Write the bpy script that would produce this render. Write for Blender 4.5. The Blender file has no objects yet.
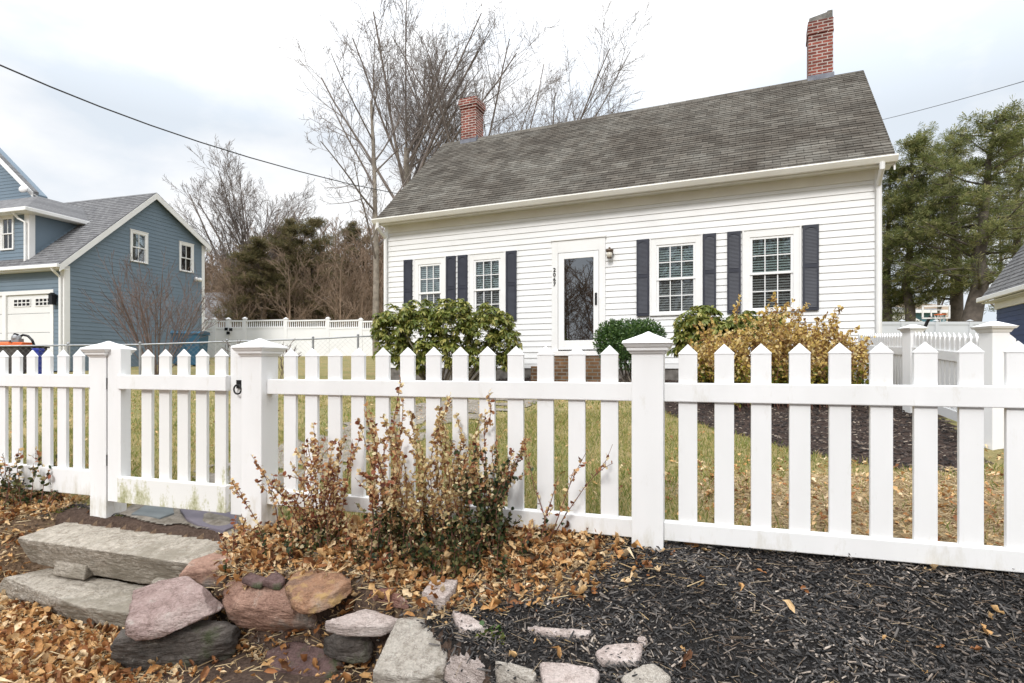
import bpy, bmesh, math, random
import numpy as np
from mathutils import Vector, Matrix, noise as mnoise

C = bpy.context.scene
COL = C.collection
R = math.radians

# ------------------------------------------------------------------ camera, world, sun, exposure
cam_d = bpy.data.cameras.new('camera'); cam = bpy.data.objects.new('camera', cam_d); COL.objects.link(cam)
cam.location = (0, 0, 0); cam.rotation_euler = (R(90), 0, 0)
cam_d.sensor_width = 36; cam_d.lens = 20.0; cam_d.shift_y = 0.023
cam_d.clip_start = 0.05; cam_d.clip_end = 1500
C.camera = cam
C.view_settings.view_transform = 'Standard'; C.view_settings.look = 'None'
C.view_settings.exposure = 0.27; C.view_settings.gamma = 1.0
C.view_settings.use_curve_mapping = False

SUN_EL, SUN_AZ = 38, 200          # azimuth: compass degrees from +Y clockwise, where the light comes from
W = bpy.data.worlds.new('World'); C.world = W; W.use_nodes = True
nt = W.node_tree; nt.nodes.clear()
def N(t, typ, **kw):
    n = t.nodes.new(typ)
    for k, v in kw.items(): setattr(n, k, v)
    return n
out = N(nt, 'ShaderNodeOutputWorld'); bg = N(nt, 'ShaderNodeBackground')
sky = N(nt, 'ShaderNodeTexSky', sky_type='NISHITA', sun_disc=False)
sky.sun_elevation = R(SUN_EL); sky.sun_rotation = R(SUN_AZ)
tc = N(nt, 'ShaderNodeTexCoord'); sep = N(nt, 'ShaderNodeSeparateXYZ')
nt.links.new(tc.outputs['Generated'], sep.inputs[0])
mp = N(nt, 'ShaderNodeMapping'); mp.inputs['Scale'].default_value = (1.0, 1.0, 2.2); mp.inputs['Location'].default_value = (3.1, 0.4, 0.2)
nt.links.new(tc.outputs['Generated'], mp.inputs[0])
cn = N(nt, 'ShaderNodeTexNoise'); cn.inputs['Scale'].default_value = 2.6; cn.inputs['Detail'].default_value = 6; cn.inputs['Roughness'].default_value = .52
nt.links.new(mp.outputs[0], cn.inputs['Vector'])
cr = N(nt, 'ShaderNodeValToRGB')
cr.color_ramp.elements[0].position = .40; cr.color_ramp.elements[0].color = (.70, .76, .83, 1)
cr.color_ramp.elements[1].position = .58; cr.color_ramp.elements[1].color = (.94, .945, .95, 1)
e = cr.color_ramp.elements.new(.48); e.color = (.81, .84, .88, 1)
nt.links.new(cn.outputs['Fac'], cr.inputs[0])
zr = N(nt, 'ShaderNodeMapRange'); zr.inputs['From Min'].default_value = 0.35; zr.inputs['From Max'].default_value = 1.0
zr.inputs['To Min'].default_value = 1.0; zr.inputs['To Max'].default_value = 3.0
nt.links.new(sep.outputs['Z'], zr.inputs['Value'])
sc = N(nt, 'ShaderNodeVectorMath', operation='SCALE'); nt.links.new(cr.outputs[0], sc.inputs[0]); nt.links.new(zr.outputs[0], sc.inputs['Scale'])
s2 = N(nt, 'ShaderNodeVectorMath', operation='SCALE'); nt.links.new(sky.outputs[0], s2.inputs[0]); s2.inputs['Scale'].default_value = .06
mx = N(nt, 'ShaderNodeMix', data_type='RGBA'); mx.inputs['Factor'].default_value = .9
nt.links.new(s2.outputs[0], mx.inputs['A']); nt.links.new(sc.outputs[0], mx.inputs['B'])
nt.links.new(mx.outputs['Result'], bg.inputs['Color']); bg.inputs['Strength'].default_value = 1.0
nt.links.new(bg.outputs[0], out.inputs[0])
sd = bpy.data.lights.new('sun', 'SUN'); sun = bpy.data.objects.new('sun', sd); COL.objects.link(sun)
sd.energy = 2.0; sd.angle = R(12); sd.color = (1, .975, .95)
sun.rotation_euler = (R(90 - SUN_EL), 0, R(180 - SUN_AZ) )

# ------------------------------------------------------------------ pixel helpers (photo pixel + distance -> point)
F, CX, HY = 569.0, 512.0, 365.0
def pt(px, py, Y): return ((px - CX) / F * Y, Y, (HY - py) / F * Y)
class Frame:
    """vertical wall frame: origin, local x to the right along the wall, local y away from the camera"""
    def __init__(s, ox, oy, ax):
        s.o = np.array([ox, oy]); l = math.hypot(*ax); s.x = np.array(ax) / l; s.y = np.array([-s.x[1], s.x[0]])
        s.ang = math.atan2(s.x[1], s.x[0])
    def front(s, px, yl=0):        # local x of the pixel column on plane y=yl, and its depth
        k = (px - CX) / F; o = s.o + s.y * yl
        t = (k * o[1] - o[0]) / (s.x[0] - k * s.x[1])
        return t, o[1] + s.x[1] * t
    def side(s, px, xl=0):         # local y on plane x=xl
        k = (px - CX) / F; o = s.o + s.x * xl
        t = (k * o[1] - o[0]) / (s.y[0] - k * s.y[1])
        return t, o[1] + s.y[1] * t
    def fz(s, px, py, yl=0):
        t, Y = s.front(px, yl); return t, (HY - py) / F * Y
    def sz(s, px, py, xl=0):
        t, Y = s.side(px, xl); return t, (HY - py) / F * Y
    def loc(s, X, Y):
        d = np.array([X, Y]) - s.o; return float(d @ s.x), float(d @ s.y)
    def wld(s, x, y): p = s.o + s.x * x + s.y * y; return float(p[0]), float(p[1])

# ------------------------------------------------------------------ materials
def new_mat(name):
    m = bpy.data.materials.new(name); m.use_nodes = True
    t = m.node_tree; b = t.nodes['Principled BSDF']; return m, t, b
def tex_noise(t, scale, detail=4, rough=.55, vec=None, coord='Object'):
    n = N(t, 'ShaderNodeTexNoise'); n.inputs['Scale'].default_value = scale; n.inputs['Detail'].default_value = detail; n.inputs['Roughness'].default_value = rough
    if vec is None:
        c = N(t, 'ShaderNodeTexCoord'); vec = c.outputs[coord]
    t.links.new(vec, n.inputs['Vector']); return n
def ramp(t, fac, stops, interp='LINEAR'):
    r = N(t, 'ShaderNodeValToRGB'); r.color_ramp.interpolation = interp
    el = r.color_ramp.elements
    while len(el) < len(stops): el.new(.5)
    for e_, (p, c) in zip(el, stops): e_.position = p; e_.color = (*c, 1)
    if fac is not None: t.links.new(fac, r.inputs[0])
    return r
def mixc(t, fac, a, b, blend='MIX'):
    m = N(t, 'ShaderNodeMix', data_type='RGBA', blend_type=blend)
    for sock, v in (('Factor', fac), ('A', a), ('B', b)):
        if hasattr(v, 'links') or hasattr(v, 'is_linked'): t.links.new(v, m.inputs[sock])
        elif sock == 'Factor': m.inputs[sock].default_value = v
        else: m.inputs[sock].default_value = (*v, 1)
    return m.outputs['Result']
def bump(t, b, h, strength, dist=.01):
    n = N(t, 'ShaderNodeBump'); n.inputs['Strength'].default_value = strength; n.inputs['Distance'].default_value = dist
    t.links.new(h, n.inputs['Height']); t.links.new(n.outputs[0], b.inputs['Normal'])
def mat(name, stops, scale=4, rough=.6, bs=None, bstr=.3, bd=.01, detail=5, spec=.4, metal=0):
    """colour from a noise-driven ramp, optional bump"""
    m, t, b = new_mat(name)
    if len(stops) == 1: b.inputs['Base Color'].default_value = (*stops[0], 1)
    else:
        n = tex_noise(t, scale, detail)
        k = [(.3 + .4 * i / (len(stops) - 1), c) for i, c in enumerate(stops)]
        t.links.new(ramp(t, n.outputs['Fac'], k).outputs[0], b.inputs['Base Color'])
    b.inputs['Roughness'].default_value = rough; b.inputs['Specular IOR Level'].default_value = spec; b.inputs['Metallic'].default_value = metal
    if bs: bump(t, b, tex_noise(t, bs, 6, .6).outputs['Fac'], bstr, bd)
    return m
def mat_island(name, stops, rough=.6, transl=0, noise_mix=None, spec=.3, interp='LINEAR'):
    m, t, b = new_mat(name)
    g = N(t, 'ShaderNodeNewGeometry')
    r = ramp(t, g.outputs['Random Per Island'], stops, interp)
    col = r.outputs[0]
    if noise_mix:
        n = tex_noise(t, noise_mix[0], 3)
        rr = ramp(t, n.outputs['Fac'], [(.38, noise_mix[1]), (.62, noise_mix[2])])
        col = mixc(t, .75, col, rr.outputs[0], 'MULTIPLY')
    t.links.new(col, b.inputs['Base Color']); b.inputs['Roughness'].default_value = rough; b.inputs['Specular IOR Level'].default_value = spec
    if transl:
        tr = N(t, 'ShaderNodeBsdfTranslucent'); t.links.new(col, tr.inputs['Color'])
        ms = N(t, 'ShaderNodeMixShader'); ms.inputs[0].default_value = transl
        t.links.new(b.outputs[0], ms.inputs[1]); t.links.new(tr.outputs[0], ms.inputs[2])
        t.links.new(ms.outputs[0], t.nodes['Material Output'].inputs['Surface'])
    return m
def mat_glass(name, tint, gl=.1):
    m, t, b = new_mat(name); t.nodes.remove(b)
    tr = N(t, 'ShaderNodeBsdfTransparent'); tr.inputs[0].default_value = (*tint, 1)
    gs = N(t, 'ShaderNodeBsdfGlossy'); gs.inputs['Roughness'].default_value = .015; gs.inputs['Color'].default_value = (.95, .97, 1, 1)
    fr = N(t, 'ShaderNodeFresnel'); fr.inputs['IOR'].default_value = 1.5
    ad = N(t, 'ShaderNodeMath', operation='ADD'); t.links.new(fr.outputs[0], ad.inputs[0]); ad.inputs[1].default_value = gl
    ms = N(t, 'ShaderNodeMixShader'); t.links.new(ad.outputs[0], ms.inputs[0])
    t.links.new(tr.outputs[0], ms.inputs[1]); t.links.new(gs.outputs[0], ms.inputs[2])
    t.links.new(ms.outputs[0], t.nodes['Material Output'].inputs['Surface'])
    return m
def mat_brick(name, c1, c2, mortar, bw, bh, ms=.01, axis='box', bumpd=.006, rough=.85, bias=0, stain=None, msmooth=.1):
    """brick/shingle pattern; vector built from object coordinates, u = x + y so that both wall directions get it"""
    m, t, b = new_mat(name)
    c = N(t, 'ShaderNodeTexCoord'); s = N(t, 'ShaderNodeSeparateXYZ'); t.links.new(c.outputs['Object'], s.inputs[0])
    cb = N(t, 'ShaderNodeCombineXYZ')
    if axis == 'box':
        a = N(t, 'ShaderNodeMath', operation='ADD'); t.links.new(s.outputs['X'], a.inputs[0]); t.links.new(s.outputs['Y'], a.inputs[1])
        t.links.new(a.outputs[0], cb.inputs['X']); t.links.new(s.outputs['Z'], cb.inputs['Y'])
    else:
        t.links.new(s.outputs['X'], cb.inputs['X']); t.links.new(s.outputs['Z'], cb.inputs['Y'])
    bt = N(t, 'ShaderNodeTexBrick'); t.links.new(cb.outputs[0], bt.inputs['Vector'])
    bt.inputs['Scale'].default_value = 1; bt.inputs['Brick Width'].default_value = bw; bt.inputs['Row Height'].default_value = bh
    bt.inputs['Mortar Size'].default_value = ms; bt.inputs['Mortar Smooth'].default_value = msmooth; bt.inputs['Bias'].default_value = bias
    bt.inputs['Color1'].default_value = (*c1, 1); bt.inputs['Color2'].default_value = (*c2, 1); bt.inputs['Mortar'].default_value = (*mortar, 1)
    col = bt.outputs['Color']
    if stain:
        for sc_, ca, cb_, f in stain:
            n = tex_noise(t, sc_, 5, .6); rr = ramp(t, n.outputs['Fac'], [(.4, ca), (.62, cb_)])
            col = mixc(t, f, col, rr.outputs[0], 'MULTIPLY')
    t.links.new(col, b.inputs['Base Color']); b.inputs['Roughness'].default_value = rough; b.inputs['Specular IOR Level'].default_value = .2
    fine = tex_noise(t, 60, 3)
    iv = N(t, 'ShaderNodeMath', operation='MULTIPLY_ADD'); t.links.new(fine.outputs['Fac'], iv.inputs[0]); iv.inputs[1].default_value = .25
    inv = N(t, 'ShaderNodeMath', operation='SUBTRACT'); inv.inputs[0].default_value = 1; t.links.new(bt.outputs['Fac'], inv.inputs[1]); t.links.new(inv.outputs[0], iv.inputs[2])
    bump(t, b, iv.outputs[0], .8, bumpd)
    return m

M = {}
M['vinyl'] = mat('white_vinyl', [(.76, .757, .748), (.81, .807, .80)], 1.3, .38, 40, .05, .002)
def mat_fence():
    m, t, b = new_mat('weathered_vinyl')
    c = N(t, 'ShaderNodeTexCoord'); s_ = N(t, 'ShaderNodeSeparateXYZ'); t.links.new(c.outputs['Object'], s_.inputs[0])
    mp_ = N(t, 'ShaderNodeMapping'); mp_.inputs['Scale'].default_value = (1, 1, .3); t.links.new(c.outputs['Object'], mp_.inputs[0])
    n1 = tex_noise(t, 14, 6, .7, mp_.outputs[0]); n2 = tex_noise(t, 2.2, 4, .6, mp_.outputs[0])
    z_ = N(t, 'ShaderNodeMapRange'); t.links.new(s_.outputs['Z'], z_.inputs[0])
    z_.inputs['From Min'].default_value = -.90; z_.inputs['From Max'].default_value = -.70; z_.inputs['To Min'].default_value = .22; z_.inputs['To Max'].default_value = 0
    a = N(t, 'ShaderNodeMath', operation='ADD'); t.links.new(n1.outputs['Fac'], a.inputs[0]); t.links.new(z_.outputs[0], a.inputs[1])
    r1 = ramp(t, a.outputs[0], [(.60, (1, 1, 1)), (.76, (.86, .84, .79)), (.90, (.62, .57, .48))])
    r2 = ramp(t, n2.outputs['Fac'], [(.35, (.755, .752, .742)), (.65, (.82, .818, .812))])
    t.links.new(mixc(t, 1.0, r2.outputs[0], r1.outputs[0], 'MULTIPLY'), b.inputs['Base Color']); b.inputs['Roughness'].default_value = .42
    bump(t, b, tex_noise(t, 30, 4).outputs['Fac'], .06, .003); return m
M['fence'] = mat_fence()
def mat_mouldy():
    m, t, b = new_mat('mouldy_vinyl')
    c = N(t, 'ShaderNodeTexCoord'); s = N(t, 'ShaderNodeSeparateXYZ'); t.links.new(c.outputs['Object'], s.inputs[0])
    mpn = N(t, 'ShaderNodeMapping'); mpn.inputs['Scale'].default_value = (1, 1, .35); t.links.new(c.outputs['Object'], mpn.inputs[0])
    n1 = tex_noise(t, 9, 6, .7, mpn.outputs[0]); n2 = tex_noise(t, 60, 5, .7)
    zr_ = N(t, 'ShaderNodeMapRange'); t.links.new(s.outputs['Z'], zr_.inputs[0])
    zr_.inputs['From Min'].default_value = .02; zr_.inputs['From Max'].default_value = .42; zr_.inputs['To Min'].default_value = .17; zr_.inputs['To Max'].default_value = -.10
    a = N(t, 'ShaderNodeMath', operation='ADD'); t.links.new(n1.outputs['Fac'], a.inputs[0]); t.links.new(zr_.outputs[0], a.inputs[1])
    a2 = N(t, 'ShaderNodeMath', operation='MULTIPLY_ADD'); t.links.new(n2.outputs['Fac'], a2.inputs[0]); a2.inputs[1].default_value = .28; t.links.new(a.outputs[0], a2.inputs[2])
    r = ramp(t, a2.outputs[0], [(.74, (.76, .755, .73)), (.82, (.55, .54, .40)), (.92, (.27, .27, .13))])
    t.links.new(r.outputs[0], b.inputs['Base Color']); b.inputs['Roughness'].default_value = .5
    return m
M['mouldy'] = mat_mouldy()
M['trim'] = mat('white_trim_paint', [(.73, .725, .71), (.79, .787, .775)], 2.2, .45, 30, .08, .003)
M['cream'] = mat('cream_trim_paint', [(.68, .66, .60), (.76, .75, .70)], 1.5, .5, 25, .1, .003)
M['siding'] = mat('white_siding', [(.69, .69, .685), (.75, .75, .745), (.715, .715, .71)], 1.1, .5, 35, .1, .003)
M['blue_siding'] = mat('blue_siding', [(.135, .185, .232), (.16, .212, .262)], .8, .6, 30, .1, .003)
M['navy_siding'] = mat('navy_siding', [(.014, .036, .12), (.02, .05, .16)], .8, .6)
M['teal_siding'] = mat('teal_siding', [(.10, .24, .30), (.13, .28, .34)], .8, .6)
M['shutter'] = mat('slate_shutter', [(.018, .020, .032), (.028, .031, .046)], 5, .5, 50, .1, .002)
M['glass'] = mat_glass('window_glass', (.78, .84, .84), .05)
M['screen_glass'] = mat_glass('screened_glass', (.72, .74, .74), .03)
M['door_glass'] = mat_glass('storm_door_glass', (.42, .44, .45), .15)
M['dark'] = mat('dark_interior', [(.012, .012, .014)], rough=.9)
M['inner_door'] = mat('inner_door_paint', [(.03, .025, .025), (.05, .04, .04)], 2, .5)
M['blind'] = mat('window_blind', [(.68, .68, .66), (.74, .74, .72)], 3, .6)
M['black_metal'] = mat('black_metal', [(.015, .015, .016)], rough=.35, metal=.4)
M['grey_metal'] = mat('galvanised_metal', [(.25, .26, .27), (.36, .37, .38)], 10, .45, metal=.6)
M['bronze'] = mat('bronze_lamp', [(.10, .07, .05), (.16, .12, .09)], 10, .4, metal=.6)
M['lamp_glass'] = mat('lamp_glass', [(.62, .58, .50)], rough=.2)
M['brick'] = mat_brick('red_brick', (.30, .085, .06), (.13, .04, .032), (.44, .40, .36), .21, .072, .011, stain=[(3, (.65, .6, .58), (1.15, 1.1, 1.1), .7)])
M['stoop_brick'] = mat_brick('stoop_brick', (.22, .12, .06), (.12, .065, .035), (.22, .20, .17), .21, .072, .010, stain=[(3, (.6, .6, .55), (1.1, 1.1, 1.1), .7)])
M['mortar_cap'] = mat('chimney_cap_cement', [(.10, .10, .09), (.22, .20, .18)], 12, .95, 30, .6, .01)
M['lead'] = mat('lead_flashing', [(.06, .065, .09), (.20, .21, .24)], 6, .5, 20, .3, .004)
M['roof'] = mat_brick('weathered_roof_shingle', (.168, .158, .138), (.092, .085, .073), (.036, .033, .029), .27, .0995, .004, axis='xz', bumpd=.004, rough=.95,
                      stain=[(.55, (.66, .61, .57), (1.15, 1.15, 1.14), .8), (3.2, (.72, .66, .62), (1.12, 1.12, 1.12), .6), (22, (.75, .75, .75), (1.15, 1.15, 1.15), .5)])
M['grey_roof'] = mat_brick('grey_roof_shingle', (.20, .198, .20), (.135, .134, .138), (.11, .11, .112), .17, .10, .003, axis='xz', bumpd=.003, rough=.95,
                           stain=[(14, (.7, .7, .7), (1.2, 1.2, 1.2), .6)])
M['foundation'] = mat('stone_foundation', [(.10, .09, .08), (.24, .22, .20)], 6, .95, 12, .7, .03)
M['bark'] = mat('grey_bark', [(.15, .125, .10), (.32, .28, .23)], 5, .95, 14, .7, .02)
M['twig'] = mat('grey_twig', [(.13, .105, .095), (.24, .205, .18)], 3, .9)
M['brown_twig'] = mat('brown_twig', [(.15, .105, .07), (.33, .235, .165)], .5, .9)
M['red_twig'] = mat('red_brown_twig', [(.10, .07, .06), (.19, .14, .12)], 3, .9)
M['pine_bark'] = mat('pine_bark', [(.06, .05, .04), (.14, .115, .095)], 4, .95, 9, .8, .03)
M['needle'] = mat_island('pine_needles', [(0, (.075, .095, .030)), (.35, (.15, .175, .055)), (.7, (.23, .24, .085)), (1, (.35, .32, .14))], .6, .45)
M['cedar'] = mat_island('dark_evergreen_needles', [(0, (.065, .065, .024)), (.5, (.14, .125, .05)), (1, (.25, .19, .10))], .7, .4)
M['rhodo'] = mat_island('rhododendron_leaves', [(0, (.07, .10, .018)), (.4, (.16, .19, .036)), (.75, (.29, .29, .07)), (1, (.42, .37, .12))], .42, .28, spec=.4)
M['box'] = mat_island('boxwood_leaves', [(0, (.022, .058, .014)), (.5, (.055, .11, .026)), (1, (.12, .19, .05))], .4, .15, spec=.5)
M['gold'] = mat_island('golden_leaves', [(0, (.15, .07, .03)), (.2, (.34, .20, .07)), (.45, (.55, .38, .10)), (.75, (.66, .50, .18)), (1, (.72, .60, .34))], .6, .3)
M['gold_dry'] = mat_island('dry_tip_leaves', [(0, (.30, .16, .07)), (.5, (.50, .31, .14)), (1, (.62, .46, .24))], .6, .3)
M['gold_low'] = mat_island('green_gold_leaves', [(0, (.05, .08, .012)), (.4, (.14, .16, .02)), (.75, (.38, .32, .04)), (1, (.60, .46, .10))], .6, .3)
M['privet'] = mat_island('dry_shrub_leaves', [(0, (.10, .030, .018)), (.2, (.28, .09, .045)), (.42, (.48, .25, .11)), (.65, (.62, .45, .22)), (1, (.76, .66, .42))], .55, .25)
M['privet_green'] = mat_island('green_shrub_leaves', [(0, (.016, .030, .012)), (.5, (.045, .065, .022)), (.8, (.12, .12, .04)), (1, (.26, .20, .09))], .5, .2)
M['privet_pale'] = mat_island('pale_dry_leaves', [(0, (.16, .06, .03)), (.25, (.40, .22, .09)), (.5, (.58, .43, .20)), (.8, (.70, .58, .32)), (1, (.80, .72, .48))], .55, .25)
M['red_stem'] = mat('red_stem', [(.12, .05, .035), (.22, .10, .07)], 8, .7)
M['litter'] = mat_island('fallen_leaves', [(0, (.11, .050, .025)), (.22, (.33, .14, .052)), (.45, (.52, .28, .105)), (.7, (.66, .44, .21)), (1, (.80, .66, .45))], .65, .2, noise_mix=(60, (.75, .70, .66), (1.2, 1.18, 1.15)))
M['litter_thatch'] = mat_island('dry_thatch', [(0, (.20, .13, .065)), (.5, (.42, .30, .16)), (1, (.62, .50, .31))], .8, .1)
M['chip'] = mat_island('dark_mulch_chips', [(0, (.009, .009, .010)), (.4, (.030, .029, .029)), (.68, (.078, .073, .070)), (.85, (.15, .14, .132)), (.94, (.24, .20, .165)), (1, (.42, .37, .32))], .7, spec=.4, noise_mix=(2.5, (.55, .50, .46), (1.3, 1.25, 1.2)))
M['chip_far'] = mat_island('brown_mulch_chips', [(0, (.010, .008, .008)), (.5, (.032, .024, .021)), (.8, (.08, .062, .052)), (.93, (.17, .13, .10)), (1, (.36, .30, .24))], .8)
M['blade'] = mat_island('winter_grass', [(0, (.085, .125, .022)), (.35, (.18, .22, .045)), (.6, (.33, .30, .09)), (.82, (.48, .37, .17)), (1, (.60, .47, .27))], .7, .3)
M['straw'] = mat_island('pine_straw', [(0, (.06, .04, .03)), (.6, (.17, .12, .08)), (1, (.36, .28, .18))], .8)
M['moss'] = mat_island('moss_tufts', [(0, (.06, .08, .015)), (1, (.22, .24, .05))], .8, .2)
M['slate_blue'] = mat('blue_slate', [(.12, .135, .14), (.19, .21, .21)], 5, .75, 30, .3, .004)
M['slate_purple'] = mat('purple_slate', [(.115, .10, .125), (.17, .15, .175)], 5, .75, 30, .3, .004)
def mat_rock(name, stops, veins=None, scale=5):
    m, t, b = new_mat(name)
    n = tex_noise(t, scale, 9, .65); k = [(.32 + .36 * i / (len(stops) - 1), c) for i, c in enumerate(stops)]
    col = ramp(t, n.outputs['Fac'], k).outputs[0]
    mc_ = N(t, 'ShaderNodeMapping'); c_ = N(t, 'ShaderNodeTexCoord'); t.links.new(c_.outputs['Object'], mc_.inputs[0]); mc_.inputs['Scale'].default_value = (1, 1, 2.2); mc_.inputs['Rotation'].default_value = (.5, .3, 0)
    cn_ = tex_noise(t, 5, 8, .75, mc_.outputs[0]); ck = ramp(t, cn_.outputs['Fac'], [(.478, (1, 1, 1)), (.50, (.42, .38, .35)), (.522, (1, 1, 1))]); col = mixc(t, .65, col, ck.outputs[0], 'MULTIPLY')
    lc = tex_noise(t, 11, 5, .7); lr = ramp(t, lc.outputs['Fac'], [(.60, (0, 0, 0)), (.68, (.55, .55, .55))]); col = mixc(t, lr.outputs[0], col, (.50, .48, .42))
    f = tex_noise(t, 90, 6, .7); rr = ramp(t, f.outputs['Fac'], [(.35, (.58, .56, .54)), (.62, (1.22, 1.22, 1.22))])
    col = mixc(t, .55, col, rr.outputs[0], 'MULTIPLY')
    if veins:
        v = tex_noise(t, veins[1], 6, .6); vr = ramp(t, v.outputs['Fac'], [(.53, (0, 0, 0)), (.63, (1, 1, 1))])
        col = mixc(t, vr.outputs[0], col, veins[0])
    t.links.new(col, b.inputs['Base Color']); b.inputs['Roughness'].default_value = .85; b.inputs['Specular IOR Level'].default_value = .3
    mpn = N(t, 'ShaderNodeMapping'); c = N(t, 'ShaderNodeTexCoord'); t.links.new(c.outputs['Object'], mpn.inputs[0]); mpn.inputs['Scale'].default_value = (1, 1, 3.5); mpn.inputs['Rotation'].default_value = (.25, .1, 0)
    bb = tex_noise(t, 14, 9, .68, mpn.outputs[0]); bump(t, b, bb.outputs['Fac'], 1.0, .045)
    return m
M['granite'] = mat_rock('granite', [(.37, .32, .255), (.52, .465, .39), (.62, .56, .48)], ((.33, .29, .23), 3.2), 24)
M['r_purple'] = mat_rock('purple_stone', [(.28, .19, .17), (.45, .33, .30), (.58, .47, .43)])
M['r_dark'] = mat_rock('dark_mossy_stone', [(.05, .045, .04), (.14, .12, .105), (.27, .235, .21)], ((.085, .095, .05), 5))
M['r_pink'] = mat_rock('pink_brown_stone', [(.27, .15, .11), (.45, .275, .205), (.58, .42, .335)], ((.34, .29, .25), 5))
M['r_rust'] = mat_rock('rusty_stone', [(.24, .16, .12), (.40, .22, .13), (.50, .35, .25)], ((.50, .32, .14), 13))
M['r_maroon'] = mat_rock('maroon_stone', [(.11, .065, .06), (.19, .12, .11), (.25, .18, .165)], ((.09, .10, .05), 6))
M['r_pale'] = mat_rock('pale_pink_stone', [(.50, .40, .36), (.64, .545, .50), (.72, .64, .59)])
M['r_grey'] = mat_rock('pale_grey_stone', [(.42, .37, .31), (.56, .51, .445), (.66, .61, .54)], ((.27, .23, .18), 8))
M['r_red'] = mat_rock('red_stone', [(.24, .12, .09), (.34, .18, .14), (.38, .22, .17)])
M['bin'] = mat('blue_plastic', [(.012, .06, .11), (.02, .09, .15)], 3, .5)
M['orange'] = mat('orange_plastic', [(.62, .13, .025)], rough=.4)
M['royal'] = mat('royal_blue_plastic', [(.02, .04, .32)], rough=.45)
M['cart'] = mat('dark_cart_mesh', [(.045, .038, .036), (.08, .07, .065)], 8, .7)
M['rubber'] = mat('rubber', [(.02, .02, .02)], rough=.8)
M['garage'] = mat('garage_door_white', [(.68, .68, .67), (.74, .74, .73)], 1, .5)
M['wire'] = mat('cable_black', [(.03, .03, .032)], rough=.6)
M['tarp'] = mat('grey_shed_metal', [(.22, .22, .24), (.32, .32, .335)], 1.2, .7)
M['pale_vinyl'] = mat('pale_grey_vinyl', [(.50, .52, .55), (.56, .58, .60)], 1, .5)
M['clear'] = mat('backboard_acrylic', [(.35, .42, .46)], rough=.15)
M['far_hill'] = mat('brown_hill', [(.10, .07, .05), (.19, .135, .095)], .4, 1)
M['tan_bank'] = mat('tan_bank', [(.20, .15, .10), (.34, .27, .20)], .6, 1, 2, .6, .3)

# ground materials (the thing itself has these colours)
def mat_ground(name, stops, stops2, s1=1.0, s2=25, bd=.02):
    m, t, b = new_mat(name)
    n = tex_noise(t, s1, 6, .6); n2 = tex_noise(t, s2, 6, .7)
    a = ramp(t, n.outputs['Fac'], [(.36, stops[0]), (.64, stops[1])]); c = ramp(t, n2.outputs['Fac'], [(.38, stops2[0]), (.62, stops2[1])])
    t.links.new(mixc(t, .55, a.outputs[0], c.outputs[0]), b.inputs['Base Color']); b.inputs['Roughness'].default_value = .95; b.inputs['Specular IOR Level'].default_value = .15
    bump(t, b, n2.outputs['Fac'], .9, bd); return m
M['g_lawn'] = mat_ground('lawn_turf', ((.13, .15, .045), (.34, .25, .12)), ((.09, .095, .03), (.38, .30, .15)), 1.1, 30)
M['g_mulch'] = mat_ground('mulch_soil', ((.018, .016, .016), (.035, .03, .028)), ((.008, .008, .008), (.055, .05, .045)), 3, 60)
M['g_bed'] = mat_ground('brown_mulch_bed', ((.03, .018, .015), (.055, .036, .03)), ((.012, .008, .007), (.10, .07, .055)), 3, 40)
M['g_dirt'] = mat_ground('leafy_dirt', ((.12, .08, .05), (.22, .15, .095)), ((.07, .045, .03), (.26, .18, .12)), 3, 45)
M['g_soil'] = mat_ground('brown_soil', ((.07, .045, .033), (.12, .08, .06)), ((.04, .026, .02), (.15, .105, .08)), 4, 60)
M['g_tan'] = mat_ground('dead_turf', ((.24, .19, .10), (.38, .30, .18)), ((.13, .09, .05), (.48, .38, .23)), 2.5, 45)
M['path'] = mat_ground('stone_walk', ((.17, .14, .10), (.28, .24, .19)), ((.11, .10, .085), (.32, .29, .26)), 3, 12)

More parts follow.
